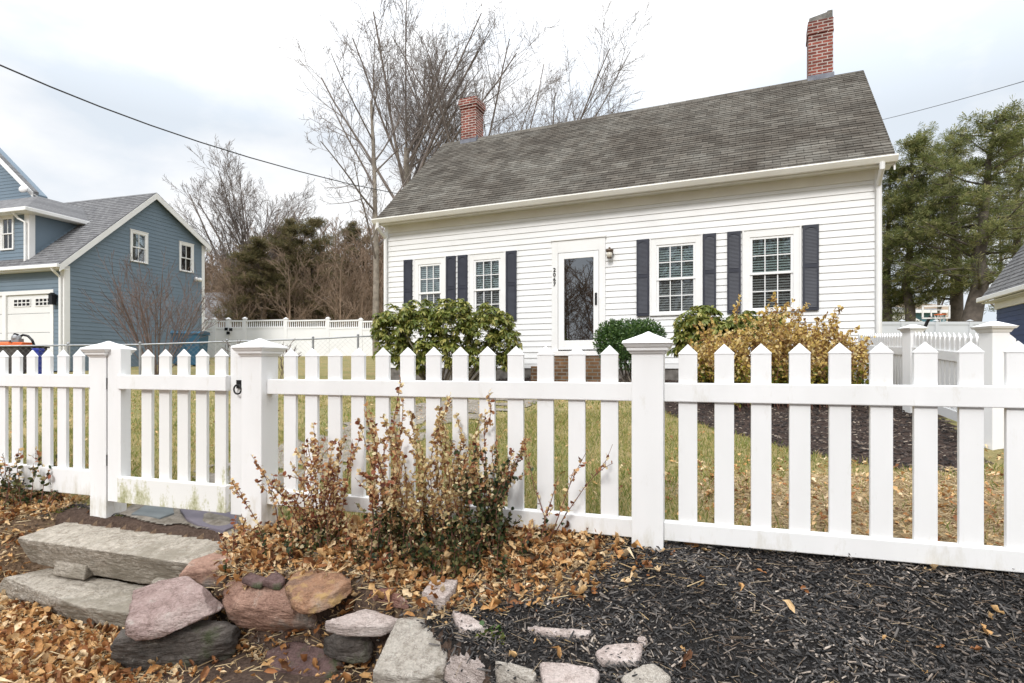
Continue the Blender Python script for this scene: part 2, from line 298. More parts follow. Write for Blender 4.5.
# ------------------------------------------------------------------ mesh helpers
class MB:
    def __init__(s, T=None): s.v = []; s.f = []; s.T = T
    def add(s, vs, fs):
        n = len(s.v)
        s.v.extend([s.T(*p) for p in vs] if s.T else [tuple(p) for p in vs]); s.f.extend([tuple(i + n for i in f) for f in fs]); return s
    def box(s, x0, x1, y0, y1, z0, z1):
        return s.add([(x0, y0, z0), (x1, y0, z0), (x1, y1, z0), (x0, y1, z0), (x0, y0, z1), (x1, y0, z1), (x1, y1, z1), (x0, y1, z1)],
              [(0, 3, 2, 1), (4, 5, 6, 7), (0, 1, 5, 4), (1, 2, 6, 5), (2, 3, 7, 6), (3, 0, 4, 7)])
    def frustum(s, cx, cy, z0, z1, a0, a1):
        v = [(cx - a0, cy - a0, z0), (cx + a0, cy - a0, z0), (cx + a0, cy + a0, z0), (cx - a0, cy + a0, z0),
             (cx - a1, cy - a1, z1), (cx + a1, cy - a1, z1), (cx + a1, cy + a1, z1), (cx - a1, cy + a1, z1)]
        return s.add(v, [(0, 3, 2, 1), (4, 5, 6, 7), (0, 1, 5, 4), (1, 2, 6, 5), (2, 3, 7, 6), (3, 0, 4, 7)])
    def extr(s, prof, x0, x1):      # profile in (y,z), along x
        n = len(prof)
        v = [(x0, y, z) for y, z in prof] + [(x1, y, z) for y, z in prof]
        f = [(i, (i + 1) % n, n + (i + 1) % n, n + i) for i in range(n)] + [tuple(range(n))[::-1], tuple(range(n, 2 * n))]
        return s.add(v, f)
    def extrz(s, poly, z0, z1):
        n = len(poly)
        v = [(x, y, z0) for x, y in poly] + [(x, y, z1) for x, y in poly]
        f = [(i, (i + 1) % n, n + (i + 1) % n, n + i) for i in range(n)] + [tuple(range(n))[::-1], tuple(range(n, 2 * n))]
        return s.add(v, f)
    def extry(s, poly, y0, y1):     # polygon in (x,z)
        n = len(poly)
        v = [(x, y0, z) for x, z in poly] + [(x, y1, z) for x, z in poly]
        f = [(i, (i + 1) % n, n + (i + 1) % n, n + i) for i in range(n)] + [tuple(range(n))[::-1], tuple(range(n, 2 * n))]
        return s.add(v, f)
    def tube(s, pts, rad, n=6):
        vs = []; fs = []
        P = [Vector(p) for p in pts]
        if not hasattr(rad, '__len__'): rad = [rad] * len(P)
        u = None
        for i, p in enumerate(P):
            d = (P[min(i + 1, len(P) - 1)] - P[max(i - 1, 0)])
            if d.length < 1e-9: d = Vector((0, 0, 1))
            d.normalize()
            if u is None: u = d.cross(Vector((.31, .95, .12)) if abs(d.z) > .5 else Vector((0, 0, 1))).normalized()
            else:
                u = (u - d * u.dot(d)); u = u.normalized() if u.length > 1e-6 else d.orthogonal().normalized()
            w = d.cross(u)
            for k in range(n):
                a = 2 * math.pi * k / n; q = p + (u * math.cos(a) + w * math.sin(a)) * rad[i]; vs.append(tuple(q))
        for i in range(len(P) - 1):
            for k in range(n):
                a = i * n + k; b_ = i * n + (k + 1) % n; fs.append((a, b_, b_ + n, a + n))
        if n > 3: fs.append(tuple(range(n))[::-1]); fs.append(tuple(range((len(P) - 1) * n, len(P) * n)))
        return s.add(vs, fs)
    def sphere(s, c, r, seg=12, ring=8, sq=(1, 1, 1)):
        vs = []; fs = []
        for i in range(ring + 1):
            th = math.pi * i / ring
            for k in range(seg):
                a = 2 * math.pi * k / seg; vs.append((c[0] + r * sq[0] * math.sin(th) * math.cos(a), c[1] + r * sq[1] * math.sin(th) * math.sin(a), c[2] + r * sq[2] * math.cos(th)))
        for i in range(ring):
            for k in range(seg): fs.append((i * seg + k, (i + 1) * seg + k, (i + 1) * seg + (k + 1) % seg, i * seg + (k + 1) % seg))
        return s.add(vs, fs)
    def torus(s, c, Rr, r, axis='y', n=20):
        pts = []
        for k in range(n + 1):
            a = 2 * math.pi * k / n; q = (Rr * math.cos(a), Rr * math.sin(a))
            pts.append((c[0] + q[0], c[1], c[2] + q[1]) if axis == 'y' else ((c[0] + q[0], c[1] + q[1], c[2]) if axis == 'z' else (c[0], c[1] + q[0], c[2] + q[1])))
        return s.tube(pts, r, 6)
    def build(s, name, m, parent=None, smooth=False, bevel=0, loc=None, rz=0):
        me = bpy.data.meshes.new(name); me.from_pydata(s.v, [], s.f); me.update()
        return mkobj(name, me, m, parent, smooth, bevel, loc, rz, fix=True)
def mkobj(name, me, m, parent=None, smooth=False, bevel=0, loc=None, rz=0, fix=False):
    if fix:
        bm = bmesh.new(); bm.from_mesh(me); bmesh.ops.recalc_face_normals(bm, faces=bm.faces); bm.to_mesh(me); bm.free()
    for mm in (m if isinstance(m, (list, tuple)) else [m]): me.materials.append(mm)
    if smooth: me.polygons.foreach_set('use_smooth', [True] * len(me.polygons))
    o = bpy.data.objects.new(name, me); COL.objects.link(o)
    if parent: o.parent = parent
    if loc: o.location = loc
    if rz: o.rotation_euler[2] = rz
    if bevel:
        b = o.modifiers.new('bevel', 'BEVEL'); b.width = bevel; b.segments = 2; b.limit_method = 'ANGLE'; b.angle_limit = R(40)
    return o
def np_mesh(name, V, faces_flat, sizes):
    """fast mesh from arrays. faces_flat: loop vertex indices; sizes: verts per face"""
    me = bpy.data.meshes.new(name)
    me.vertices.add(len(V)); me.vertices.foreach_set('co', np.asarray(V, np.float32).ravel())
    me.loops.add(len(faces_flat)); me.loops.foreach_set('vertex_index', np.asarray(faces_flat, np.int32))
    me.polygons.add(len(sizes)); st = np.concatenate([[0], np.cumsum(sizes)[:-1]]).astype(np.int32)
    me.polygons.foreach_set('loop_start', st); me.polygons.foreach_set('loop_total', np.asarray(sizes, np.int32))
    me.update(calc_edges=True); me.validate(); return me
def rotm(rng, n, tilt=None, yaw=None):
    """n rotation matrices: yaw about z, after a tilt of up to `tilt` about a random horizontal axis"""
    a = rng.uniform(0, 2 * np.pi, n) if yaw is None else yaw
    b = rng.uniform(-1, 1, n) * tilt; c = rng.uniform(-1, 1, n) * tilt
    Rz = np.zeros((n, 3, 3)); Rz[:, 0, 0] = np.cos(a); Rz[:, 0, 1] = -np.sin(a); Rz[:, 1, 0] = np.sin(a); Rz[:, 1, 1] = np.cos(a); Rz[:, 2, 2] = 1
    Rx = np.zeros((n, 3, 3)); Rx[:, 0, 0] = 1; Rx[:, 1, 1] = np.cos(b); Rx[:, 1, 2] = -np.sin(b); Rx[:, 2, 1] = np.sin(b); Rx[:, 2, 2] = np.cos(b)
    Ry = np.zeros((n, 3, 3)); Ry[:, 1, 1] = 1; Ry[:, 0, 0] = np.cos(c); Ry[:, 0, 2] = np.sin(c); Ry[:, 2, 0] = -np.sin(c); Ry[:, 2, 2] = np.cos(c)
    return Rz @ Rx @ Ry
def scatter(name, tv, tf, P, RM, S, m, parent=None, smooth=False):
    """instances of a template as one mesh; S (n,3)"""
    tv = np.asarray(tv, float); n = len(P)
    V = np.einsum('nij,nkj->nki', RM, tv[None] * S[:, None, :]) + np.asarray(P)[:, None, :]
    k = len(tv); flat = np.concatenate([np.array(f) for f in tf]); sz = np.array([len(f) for f in tf])
    F_ = (flat[None] + (np.arange(n) * k)[:, None]).ravel(); SZ = np.tile(sz, n)
    me = np_mesh(name, V.reshape(-1, 3), F_, SZ)
    return mkobj(name, me, m, parent, smooth)
# templates (unit length along x)
LEAF = ([(0, 0, 0), (.3, 0, -.02), (.7, 0, .02), (1, 0, -.08), (.3, .22, .06), (.7, .19, .09), (.3, -.22, .06), (.7, -.19, .09)],
        [(0, 1, 4), (0, 6, 1), (1, 2, 5, 4), (1, 6, 7, 2), (2, 3, 5), (2, 7, 3)])
LEAF2 = ([(0, 0, 0), (.5, -.25, .05), (1, 0, -.05), (.5, .25, .05)], [(0, 1, 2), (0, 2, 3)])
OAK = ([(0, 0, 0), (.25, 0, .03), (.55, 0, .02), (.8, 0, .06), (1, 0, .16), (.15, .2, .10), (.42, .12, .07), (.6, .34, .2), (.85, .18, .18), (.15, -.2, .08), (.42, -.12, .07), (.6, -.34, .16), (.85, -.18, .2)],
       [(0, 1, 5), (1, 6, 5), (1, 2, 6), (2, 7, 6), (2, 3, 7), (3, 8, 7), (3, 4, 8), (0, 9, 1), (1, 9, 10), (1, 10, 2), (2, 10, 11), (2, 11, 3), (3, 11, 12), (3, 12, 4)])
CHIP = ([(0, -.5, -.5), (1, -.3, -.4), (1.05, .4, -.5), (.05, .5, -.4), (.08, -.4, .4), (.9, -.35, .6), (.98, .3, .35), (0, .4, .55)],
        [(4, 5, 6, 7), (0, 1, 5, 4), (1, 2, 6, 5), (2, 3, 7, 6), (3, 0, 4, 7)])
def thing(name, label, cat, loc=(0, 0, 0), rz=0, group=None, kind=None):
    o = bpy.data.objects.new(name, None); COL.objects.link(o); o.location = loc; o.rotation_euler[2] = rz; o.empty_display_size = .1
    return tag(o, label, cat, group, kind)
def tag(o, label=None, cat=None, group=None, kind=None):
    if label: o['label'] = label
    if cat: o['category'] = cat
    if group: o['group'] = group
    if kind: o['kind'] = kind
    return o

# ------------------------------------------------------------------ terrain
def fenceY(X): return 2.78 - .3206 * (X - .474)
def sst(a, b, x): t = np.clip((x - a) / (b - a), 0, 1); return t * t * (3 - 2 * t)
ZFX = [-30, -6, -4.2, -3.0, -1.4, .4, 30]; ZFZ = [-.90, -.90, -.93, -.98, -.985, -.85, -.85]
EX = [-8, -4, -3.35, -3.12, -3.05, -1.72, -1.62, -1.5, -1.15, -.75, -.5, -.25, .1, .6, 1.5, 4]
EY = [4.25, 3.95, 3.8, 3.80, 3.81, 3.36, 3.2, 2.90, 2.82, 2.72, 2.56, 2.28, 1.98, 1.78, 1.45, .6]
def g(X, Y):
    X = np.asarray(X, float); Y = np.asarray(Y, float)
    zf = np.interp(X, ZFX, ZFZ); d = (fenceY(X) - Y) * .952
    back = -d
    yard = zf + .060 * np.clip(back, 0, 9.5) + .072 * np.clip(back - 9.5, 0, 14) + .01 * np.clip(back - 23.5, 0, 100)
    s = np.interp(X, [-2, -1, .3, 1], [.20, .20, .30, .34])
    zU = zf - s * np.clip(d, 0, 3) + .02 * np.sin(X * 3.1 + Y * 2) * sst(.1, .5, d)
    # heap of leaves round the shrubs
    zU = zU + .045 * np.exp(-((X + .45) / .75) ** 2 - ((d - .22) / .25) ** 2)
    wid = np.interp(X, [-8, -3.6, -3.1, -1.7, -1.4], [.75, .6, .10, .10, .14])
    w = sst(0, 1, (np.interp(X, EX, EY) - Y) / wid)
    lo = -1.385 - .03 * np.sin(X * 2) - .02 * np.clip(2.4 - Y, 0, 5)
    zfr = zU * (1 - w) + lo * w
    zz = np.where(d > 0, zfr, yard)
    bumps = .012 * np.sin(X * 7.3 + 1.3 * Y) * np.sin(Y * 6.1 - X) + .006 * np.sin(X * 17 + Y * 13)
    return zz + bumps * sst(40, 10, Y)
def hit(px, py):
    k = (px - CX) / F; m_ = -(py - HY) / F
    Ys = np.concatenate([np.arange(.6, 8, .01), np.arange(8, 80, .05)])
    zz = g(k * Ys, Ys); i = np.argmax(zz >= m_ * Ys)
    if not (zz >= m_ * Ys).any(): i = len(Ys) - 1
    return float(k * Ys[i]), float(Ys[i]), float(zz[i])

H = Frame(6.71, 10.03, (.9175, -.3979))      # house facade frame, refined below
EAVE_R = np.array([6.571, 9.711]); 
_o = EAVE_R + .35 * H.y; H.o = _o; H.o = np.array(H.wld(H.front(881)[0], 0))
XL = H.front(385.5)[0]                         # left wall corner (negative)
HD = 5.85                                      # depth of the house
FEN = Frame(.474, 2.78, (.9523, -.3053))

# mulch bed and walk outlines on the plan
def poly_in(X, Y, poly):
    X = np.asarray(X); Y = np.asarray(Y); r = np.zeros(X.shape, bool); n = len(poly)
    for i in range(n):
        x0, y0 = poly[i]; x1, y1 = poly[(i + 1) % n]
        c = ((y0 > Y) != (y1 > Y)) & (X < (x1 - x0) * (Y - y0) / (y1 - y0 + 1e-12) + x0); r ^= c
    return r
bed_px = [(355, 375), (420, 384), (500, 388), (560, 391), (640, 400), (672, 416), (740, 436), (800, 452), (850, 462), (900, 470), (960, 474), (990, 462)]
BED = [hit(*p)[:2] for p in bed_px] + [(4.6, 6.0), (5.6, 8.2), H.wld(.5, .3), H.wld(XL - .6, .3)]
walk_l = [(262, 560), (300, 487), (330, 468), (372, 448), (430, 424), (480, 403), (530, 393), (560, 384)]
walk_r = [(600, 384), (560, 398), (520, 408), (480, 428), (420, 458), (372, 480), (345, 500), (300, 560)]
def mnp(X, Y): return np.sin(X * 5.1 + 2 * np.sin(Y * 3.3)) * np.sin(Y * 4.7 + 2 * np.sin(X * 2.9)) + .4 * np.sin(X * 17 + Y * 11)
WL = [hit(190, 470)[:2], hit(235, 462)[:2], hit(290, 440)[:2], hit(360, 420)[:2], hit(430, 403)[:2], hit(500, 392)[:2], hit(556, 384)[:2]]
WR = [hit(602, 386)[:2], hit(560, 398)[:2], hit(510, 412)[:2], hit(440, 432)[:2], hit(370, 460)[:2], hit(310, 490)[:2], hit(262, 500)[:2], hit(225, 505)[:2]]
WALK = WL + WR
def leafy(X, Y):      # density of fallen leaves in front of the fence
    d = (fenceY(X) - Y) * .952
    bank = np.exp(-np.clip((X - .15) / .35, 0, 9) ** 2) * sst(-1.75, -1.45, X) * sst(.74, .46, d + .35 * np.clip(X + .4, 0, 2))
    low = sst(-1.2, -1.9, X + .55 * (Y - 2.5)) * sst(.30, .7, np.interp(X, EX, EY) - Y + .25)
    left = sst(-2.95, -3.15, X)
    return np.clip(np.maximum(np.maximum(bank, low), left), 0, 1)
def zone(X, Y):
    d = (fenceY(X) - Y) * .952
    z = np.where(d > -.06, 1, 0); z = np.where((d > -.06) & (X < -1.5) & (X > -3.2), 4, z)                         # front: mulch
    z = np.where((d > -.06) & (leafy(X, Y) > .4), 3, z)
    ed = np.interp(X, EX, EY) - Y
    z = np.where((ed > .02) & (X < .3) & (X > -2.5), 4, z)
    z = np.where((ed > .02) & (X <= -1.75), 3, z)
    z = np.where((d <= -.06) & (X > 1.25 + .25 * np.sin(Y * 3)) & (Y < 3.9), 5, z)
    z = np.where((d <= -.06) & poly_in(X, Y, BED), 2, z)
    return z
xs = np.concatenate([np.linspace(-400, -40, 12), np.arange(-38, -8, 1.0), np.arange(-8, -4, .16), np.arange(-4, 4, .04), np.arange(4, 12, .16), np.arange(12, 40, 1.0), np.linspace(42, 400, 12)])
ys = np.concatenate([np.linspace(-120, -3, 14), np.arange(-2, 1.0, .25), np.arange(1.0, 4.6, .04), np.arange(4.6, 12, .12), np.arange(12, 40, .5), np.linspace(41, 60, 10), np.linspace(80, 600, 12)])
GX, GY = np.meshgrid(xs, ys); GZ = g(GX, np.maximum(GY, .8)); nx, ny = len(xs), len(ys)
GZ = np.where(GY < .8, np.maximum(GZ, -1.45) - .0, GZ)
V = np.stack([GX, GY, GZ], -1).reshape(-1, 3)
I = np.arange(nx * ny).reshape(ny, nx)
Q = np.stack([I[:-1, :-1], I[:-1, 1:], I[1:, 1:], I[1:, :-1]], -1).reshape(-1, 4)
me = np_mesh('ground', V, Q.ravel(), np.full(len(Q), 4))
gr = mkobj('ground', me, [M['g_lawn'], M['g_mulch'], M['g_bed'], M['g_dirt'], M['g_soil'], M['g_tan']], smooth=True)
cxm = (GX[:-1, :-1] + GX[1:, 1:]) / 2; cym = (GY[:-1, :-1] + GY[1:, 1:]) / 2
me.polygons.foreach_set('material_index', zone(cxm, cym).ravel().astype(np.int32)); tag(gr, kind='structure')
# front walk from the gate to the door, laid as a sheet that follows the ground
gx, gy = np.meshgrid(np.arange(-4, 2.2, .03), np.arange(3, 12, .03)); ii = np.arange(gx.size).reshape(gx.shape)
q = np.stack([ii[:-1, :-1], ii[:-1, 1:], ii[1:, 1:], ii[1:, :-1]], -1).reshape(-1, 4)
keep = poly_in((gx[:-1, :-1] + .05 * np.sin(gy[:-1, :-1] * 7)).ravel(), (gy[:-1, :-1] + .05 * np.sin(gx[:-1, :-1] * 9)).ravel(), WALK) & (mnp(gx[:-1, :-1], gy[:-1, :-1]).ravel() > -.35); q = q[keep]
pm = np_mesh('path', np.stack([gx, gy, g(gx, gy) + .012], -1).reshape(-1, 3), q.ravel(), np.full(len(q), 4))
bm = bmesh.new(); bm.from_mesh(pm); bmesh.ops.delete(bm, geom=[v for v in bm.verts if not v.link_faces], context='VERTS'); bm.to_mesh(pm); bm.free()
tag(mkobj('path', pm, M['path'], smooth=True), kind='structure')

# ------------------------------------------------------------------ siding and windows
def intervals(a, b, ops):
    seg = [(a, b)]
    for o0, o1 in ops:
        ns = []
        for s0, s1 in seg:
            if o1 <= s0 or o0 >= s1: ns.append((s0, s1)); continue
            if o0 > s0: ns.append((s0, o0))
            if o1 < s1: ns.append((o1, s1))
        seg = ns
    return seg
def siding(mb, z0, z1, xfun, ops, ex=.128, proud=.019):
    """laps on plane y=0 facing -y; xfun(z)->(xl,xr); ops = (x0,x1,z0,z1)"""
    nrow = int(math.ceil((z1 - z0) / ex - 1e-6))
    for ri in range(nrow):
        z = z0 + ri * ex; zt = min(z + ex, z1); pr = lambda q: .002 + (proud - .002) * (1 - (q - z) / ex)
        cuts = sorted({z, zt} | {o[k_] for o in ops for k_ in (2, 3) if z + .004 < o[k_] < zt - .004})
        for ci in range(len(cuts) - 1):
            za, zb = cuts[ci], cuts[ci + 1]; a0, b0 = xfun(za); a1, b1 = xfun(zb)
            if b0 - a0 < .02: continue
            oo = [(o[0], o[1]) for o in ops if o[2] < zb - .0045 and o[3] > za + .0045]
            for s0, s1 in intervals(a0, b0, oo):
                l1 = a1 if abs(s0 - a0) < 1e-6 else s0; r1 = b1 if abs(s1 - b0) < 1e-6 else s1
                if r1 - l1 < .01: r1 = l1 = (r1 + l1) / 2
                sx = s0 + ((ri * 1.37 + abs(s0) * .7) % 3.4) + .5
                if abs(l1 - s0) < 1e-6 and abs(r1 - s1) < 1e-6 and s0 + .4 < sx < s1 - .4: pcs = [(s0, sx, s0, sx, 0), (sx, s1, sx, s1, .003)]
                else: pcs = [(s0, s1, l1, r1, 0)]
                for (xa, xb, ta, tb, dp_) in pcs:
                    mb.add([(xa, -pr(za) - dp_, za), (xb, -pr(za), za), (tb, -pr(zb), zb), (ta, -pr(zb) - dp_, zb)], [(0, 1, 2, 3)])
                    if ci == 0: mb.add([(xa, .01, za), (xb, .01, za), (xb, -pr(za), za), (xa, -pr(za) - dp_, za)], [(0, 1, 2, 3)])
                    if dp_: mb.add([(xa, -pr(za) - dp_, za), (xa, -pr(zb) - dp_, zb), (xa, -pr(zb), zb), (xa, -pr(za), za)], [(0, 1, 2, 3)])
def window(parent, T, x0, x1, z0, z1, cas=.10, cols=3, rows=2, lower_grid=True, blind=True, label=None, fr=.045):
    c = MB(T)
    c.box(x0, x0 + cas, -.035, .1, z0 + .02, z1); c.box(x1 - cas, x1, -.035, .1, z0 + .02, z1); c.box(x0 + cas, x1 - cas, -.035, .1, z1 - cas, z1)
    c.box(x0 + .0, x1, -.055, .1, z0 - .02, z0 + .02)
    c.box(x0 - .02, x1 + .02, -.05, .02, z1, z1 + .03)
    b2 = cas * .45
    c.box(x0 - .001 + .0, x0 + b2 * .5, -.047, -.03, z0 + .02, z1); c.box(x1 - b2 * .5, x1 + .001, -.047, -.03, z0 + .02, z1)
    w = c.build('window', M['trim'], parent, bevel=.003)
    if label: w['label'] = label
    s = MB(T); a, b_, lo, hi = x0 + cas, x1 - cas, z0 + .02, z1 - cas
    mid = (lo + hi) / 2; nogrid = cols == 1
    for (y0, y1, p, q_) in ((-.02, .03, mid - .02, hi), (.0, .045, lo, mid + .02)):
        s.box(a, a + fr, y0, y1, p, q_); s.box(b_ - fr, b_, y0, y1, p, q_); s.box(a + fr, b_ - fr, y0, y1, q_ - fr, q_); s.box(a + fr, b_ - fr, y0, y1, p, p + fr)
        if p == lo and not lower_grid: continue
        for k in range(1, cols):
            xx = a + fr + (b_ - a - 2 * fr) * k / cols; s.box(xx - .009, xx + .009, y0 + .006, y1 - .006, p + fr, q_ - fr)
        for k in range(1, rows):
            zz = p + fr + (q_ - p - 2 * fr) * k / rows; s.box(a + fr, b_ - fr, y0 + .0075, y1 - .0075, zz - .009, zz + .009)
    s.build('sash', M['vinyl'], w)
    gl = MB(T); gl.box(a + fr, b_ - fr, .004, .008, mid, hi - fr); gl.build('glass', M['glass'], w)
    gl = MB(T); gl.box(a + fr, b_ - fr, .020, .024, lo + fr, mid); gl.build('glass', M['screen_glass'], w)
    if blind:
        bl = MB(T); z = lo + .03
        while z < hi - .02:
            bl.add([(a + .01, .052, z), (b_ - .01, .052, z), (b_ - .01, .078, z + .033), (a + .01, .078, z + .033)], [(0, 1, 2, 3)]); z += .05
        bl.build('blind', M['blind'], w)
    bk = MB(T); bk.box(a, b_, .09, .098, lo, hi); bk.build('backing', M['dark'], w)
    return w
def shutter(parent, x0, x1, z0, z1):
    s = MB(); s.box(x0, x1, -.045, -.018, z0, z1)
    f = .035; m_ = z0 + (z1 - z0) * .52
    s.box(x0, x0 + f, -.058, -.045, z0, z1); s.box(x1 - f, x1, -.058, -.045, z0, z1)
    for a, b_ in ((z0, z0 + .05), (m_ - .035, m_ + .035), (z1 - .05, z1)): s.box(x0 + f, x1 - f, -.058, -.045, a, b_)
    for a, b_ in ((z0 + .05, m_ - .035), (m_ + .035, z1 - .05)):
        z = a + .012
        while z < b_ - .02:
            s.add([(x0 + f, -.054, z), (x1 - f, -.054, z), (x1 - f, -.046, z + .022), (x0 + f, -.046, z + .022)], [(0, 1, 2, 3)]); z += .026
    # arched head in the top rail
    n = 8; xc = (x0 + x1) / 2; hw = (x1 - x0) / 2 - f
    for k in range(n):
        a0 = -1 + 2 * k / n; a1 = -1 + 2 * (k + 1) / n
        s.extry([(xc + hw * a0, z1 - .05), (xc + hw * a0, z1 - .05 - .045 * a0 * a0), (xc + hw * a1, z1 - .05 - .045 * a1 * a1), (xc + hw * a1, z1 - .05)], -.0575, -.046)
    return s.build('shutter', M['shutter'], parent)

# ------------------------------------------------------------------ the white house
GZH = -.42
hx, hy = H.wld(0, 0)
house = thing('clapboard_house', 'white clapboard cottage with dark shutters and a long weathered shingle roof', 'house', (hx, hy, 0), H.ang)
def zavg(pts, yl=0): return sum(H.fz(px, py, yl)[1] for px, py in pts) / len(pts)
zt_w = zavg([(742, 231.8), (650, 239.9), (469.3, 254.5), (414.5, 260)]); zb_w = zavg([(742, 312.5), (650, 314.5)])
zt_s = zavg([(727.3, 232.5), (818.8, 225), (637, 239.9), (404.8, 260.2), (516.5, 250.8)]); zb_s = zavg([(727.3, 314.3), (818.8, 312.4), (637, 316.5), (516.5, 317.7)])
print('window z', zt_w, zb_w, 'shutter', zt_s, zb_s, 'XL', XL)
WIN = [(414.5, 446.5), (469.3, 506.3), (650, 702.8), (742.4, 801.4)]
SH = [(404.8, 412.8), (447.3, 456.2), (458.7, 467.9), (507, 517), (637, 649.4), (703.4, 716.3), (727.3, 741), (802.6, 818.8)]
EZ = 3.50; SB = .03
wops = []; wr = []
for a, b_ in WIN:
    x0 = H.front(a)[0]; x1 = H.front(b_)[0]; wr.append((x0, x1)); wops.append((x0 - .01, x1 + .01, zb_w - .01, zt_w + .01))
print('window widths', [b_ - a for a, b_ in wr])
dx0, dx1 = H.front(552.4)[0], H.front(605.8)[0]; dzt = zavg([(552.4, 241.7), (605.8, 237.6)]); dzb = zavg([(560, 350), (598, 349)])
print('door', dx0, dx1, dzt, dzb)
wops.append((dx0, dx1, dzb - .25, dzt))
sd_ = MB(); siding(sd_, SB, EZ - .18, lambda z: (XL + .10, -.10), wops)
sd_.box(XL + .1, -.1, -.012, .02, SB - .10, SB)
wall = MB(); wall.box(XL, 0, .1, .16, GZH + .4, EZ); wall.box(XL, XL + .06, .16, HD, GZH + .4, EZ); wall.box(-.06, 0, .16, HD, GZH + .4, EZ); wall.box(XL + .06, -.06, HD - .06, HD, GZH + .4, EZ)
sid = sd_.build('siding', M['siding'], house)
wall.build('wall', M['siding'], house)
cb = MB(); cb.box(XL - .012, XL + .10, -.03, .12, SB - .1, EZ - .02); cb.build('corner_board', M['trim'], house, bevel=.003)
cb = MB(); cb.box(-.10, .012, -.03, .12, SB - .1, EZ - .02); cb.build('corner_board', M['trim'], house, bevel=.003)
fb = MB(); fb.box(XL + .10, -.10, -.034, .1, EZ - .20, EZ - .02); fb.build('frieze_board', M['cream'], house, bevel=.003)
fd = MB(); fd.box(XL + .02, -.02, .02, HD - .02, GZH - .35, SB - .1); fd.build('foundation', M['foundation'], house)
for (x0, x1) in wr: window(house, None, x0, x1, zb_w, zt_w, cas=.135)
for a, b_ in SH: shutter(house, H.front(a)[0], H.front(b_)[0], zb_s, zt_s)
# roof: courses of shingles on two slopes and gable walls
RZ = 6.585; RY = HD / 2; ex0, ex1 = XL - .06, .16; ey = -.35; ez = EZ + .08
rf = MB(); nc = 40; sl = math.hypot(RY - ey, RZ - ez)
ny_, nz_ = -(RZ - ez) / sl, (RY - ey) / sl
for side in (0, 1):
    for i in range(nc):
        t0, t1 = i / nc, (i + 1) / nc
        def P(t, h):
            y = ey + (RY - ey) * t + ny_ * h; z = ez + (RZ - ez) * t + nz_ * h
            return (y, z) if side == 0 else (2 * RY - y, z)
        rnd = random.Random(i)
        # butts wave slightly, as worn shingles do: split along the length
        n = 60 if side == 0 else 1; vs = []; fs = []
        for k in range(n + 1):
            x = ex0 + (ex1 - ex0) * k / n; h = .016 + rnd.uniform(-.002, .003); dt = rnd.uniform(-.06, .06) / nc
            y, z = P(t0 + (dt if i else 0), h); vs.append((x, y, z)); y, z = P(t0 + (dt if i else 0), 0); vs.append((x, y, z)); y, z = P(t1 + .1 / nc, .004); vs.append((x, y, z))
        for k in range(n):
            a = k * 3; fs += [(a, a + 3, a + 5, a + 2), (a + 1, a + 4, a + 3, a)]
        rf.add(vs, fs)
th = .03
rf.add([(ex0, ey, ez), (ex0, RY, RZ), (ex0, RY, RZ - .1), (ex0, ey, ez - .08), (ex1, ey, ez), (ex1, RY, RZ), (ex1, RY, RZ - .1), (ex1, ey, ez - .08),
        (ex0, 2 * RY - ey, ez), (ex1, 2 * RY - ey, ez), (ex0, 2 * RY - ey, ez - .08), (ex1, 2 * RY - ey, ez - .08)],
       [(0, 1, 2, 3), (4, 7, 6, 5), (0, 3, 7, 4), (3, 2, 6, 7), (1, 8, 10, 2), (5, 6, 11, 9), (2, 10, 11, 6)])
roof = rf.build('roof', M['roof'], house)
rc = MB(); rc.extr([(RY - .13, RZ - .10), (RY, RZ + .035), (RY + .13, RZ - .10), (RY, RZ + .005)], ex0, ex1 - 1.0); rc.build('ridge_cap', M['roof'], roof)
for gxx in (XL, -.02):
    gb = MB(); gb.add([(gxx, 0, EZ), (gxx, HD, EZ), (gxx, RY, RZ - .12), (gxx + .02, 0, EZ), (gxx + .02, HD, EZ), (gxx + .02, RY, RZ - .12)], [(0, 1, 2), (3, 5, 4), (0, 3, 4, 1), (1, 4, 5, 2), (2, 5, 3, 0)]); gb.build('gable_wall', M['siding'], house)
# soffit, fascia, gutter
so = MB(); so.box(ex0 + .02, ex1 - .02, ey + .03, .098, EZ - .02, EZ + .0); so.build('soffit', M['cream'], house)
fa = MB(); fa.box(ex0 + .01, ex1 - .01, ey, ey + .028, EZ - .06, ez - .02); fa.build('fascia', M['cream'], house)
gt = MB(); p = [(ey - .004, ez - .01), (ey - .12, ez - .005), (ey - .125, ez - .03), (ey - .10, ez - .07), (ey - .07, ez - .115), (ey - .004, ez - .115)]
gt.extr(p, ex0 - .02, ex1 + .02); gt.build('gutter', M['cream'], house, bevel=.004)
for xd, s in ((-.05, 1), (XL + .06, -1)):
    dp = MB(); dp.tube([(xd, ey - .06, ez - .11), (xd, ey - .06, ez - .2), (xd, -.085, ez - .40), (xd, -.085, ez - .5), (xd, -.085, GZH + .12), (xd, -.2, GZH + .03)], .043, 8)
    dp.build('downspout', M['trim'], house, smooth=False)
# rake boards
for xx in (ex1 - .03, ex0 + .005):
    for sgn in (1, -1):
        rk = MB()
        yy = lambda y: y if sgn == 1 else 2 * RY - y
        rk.add([(xx, yy(ey), ez - .09), (xx, yy(RY), RZ - .11), (xx, yy(RY), RZ - .27), (xx, yy(ey), ez - .24), (xx + .025, yy(ey), ez - .09), (xx + .025, yy(RY), RZ - .11), (xx + .025, yy(RY), RZ - .27), (xx + .025, yy(ey), ez - .24)],
               [(0, 1, 2, 3), (4, 7, 6, 5), (0, 4, 5, 1), (3, 2, 6, 7), (0, 3, 7, 4), (1, 5, 6, 2)]); rk.build('rake_board', M['trim'], house)
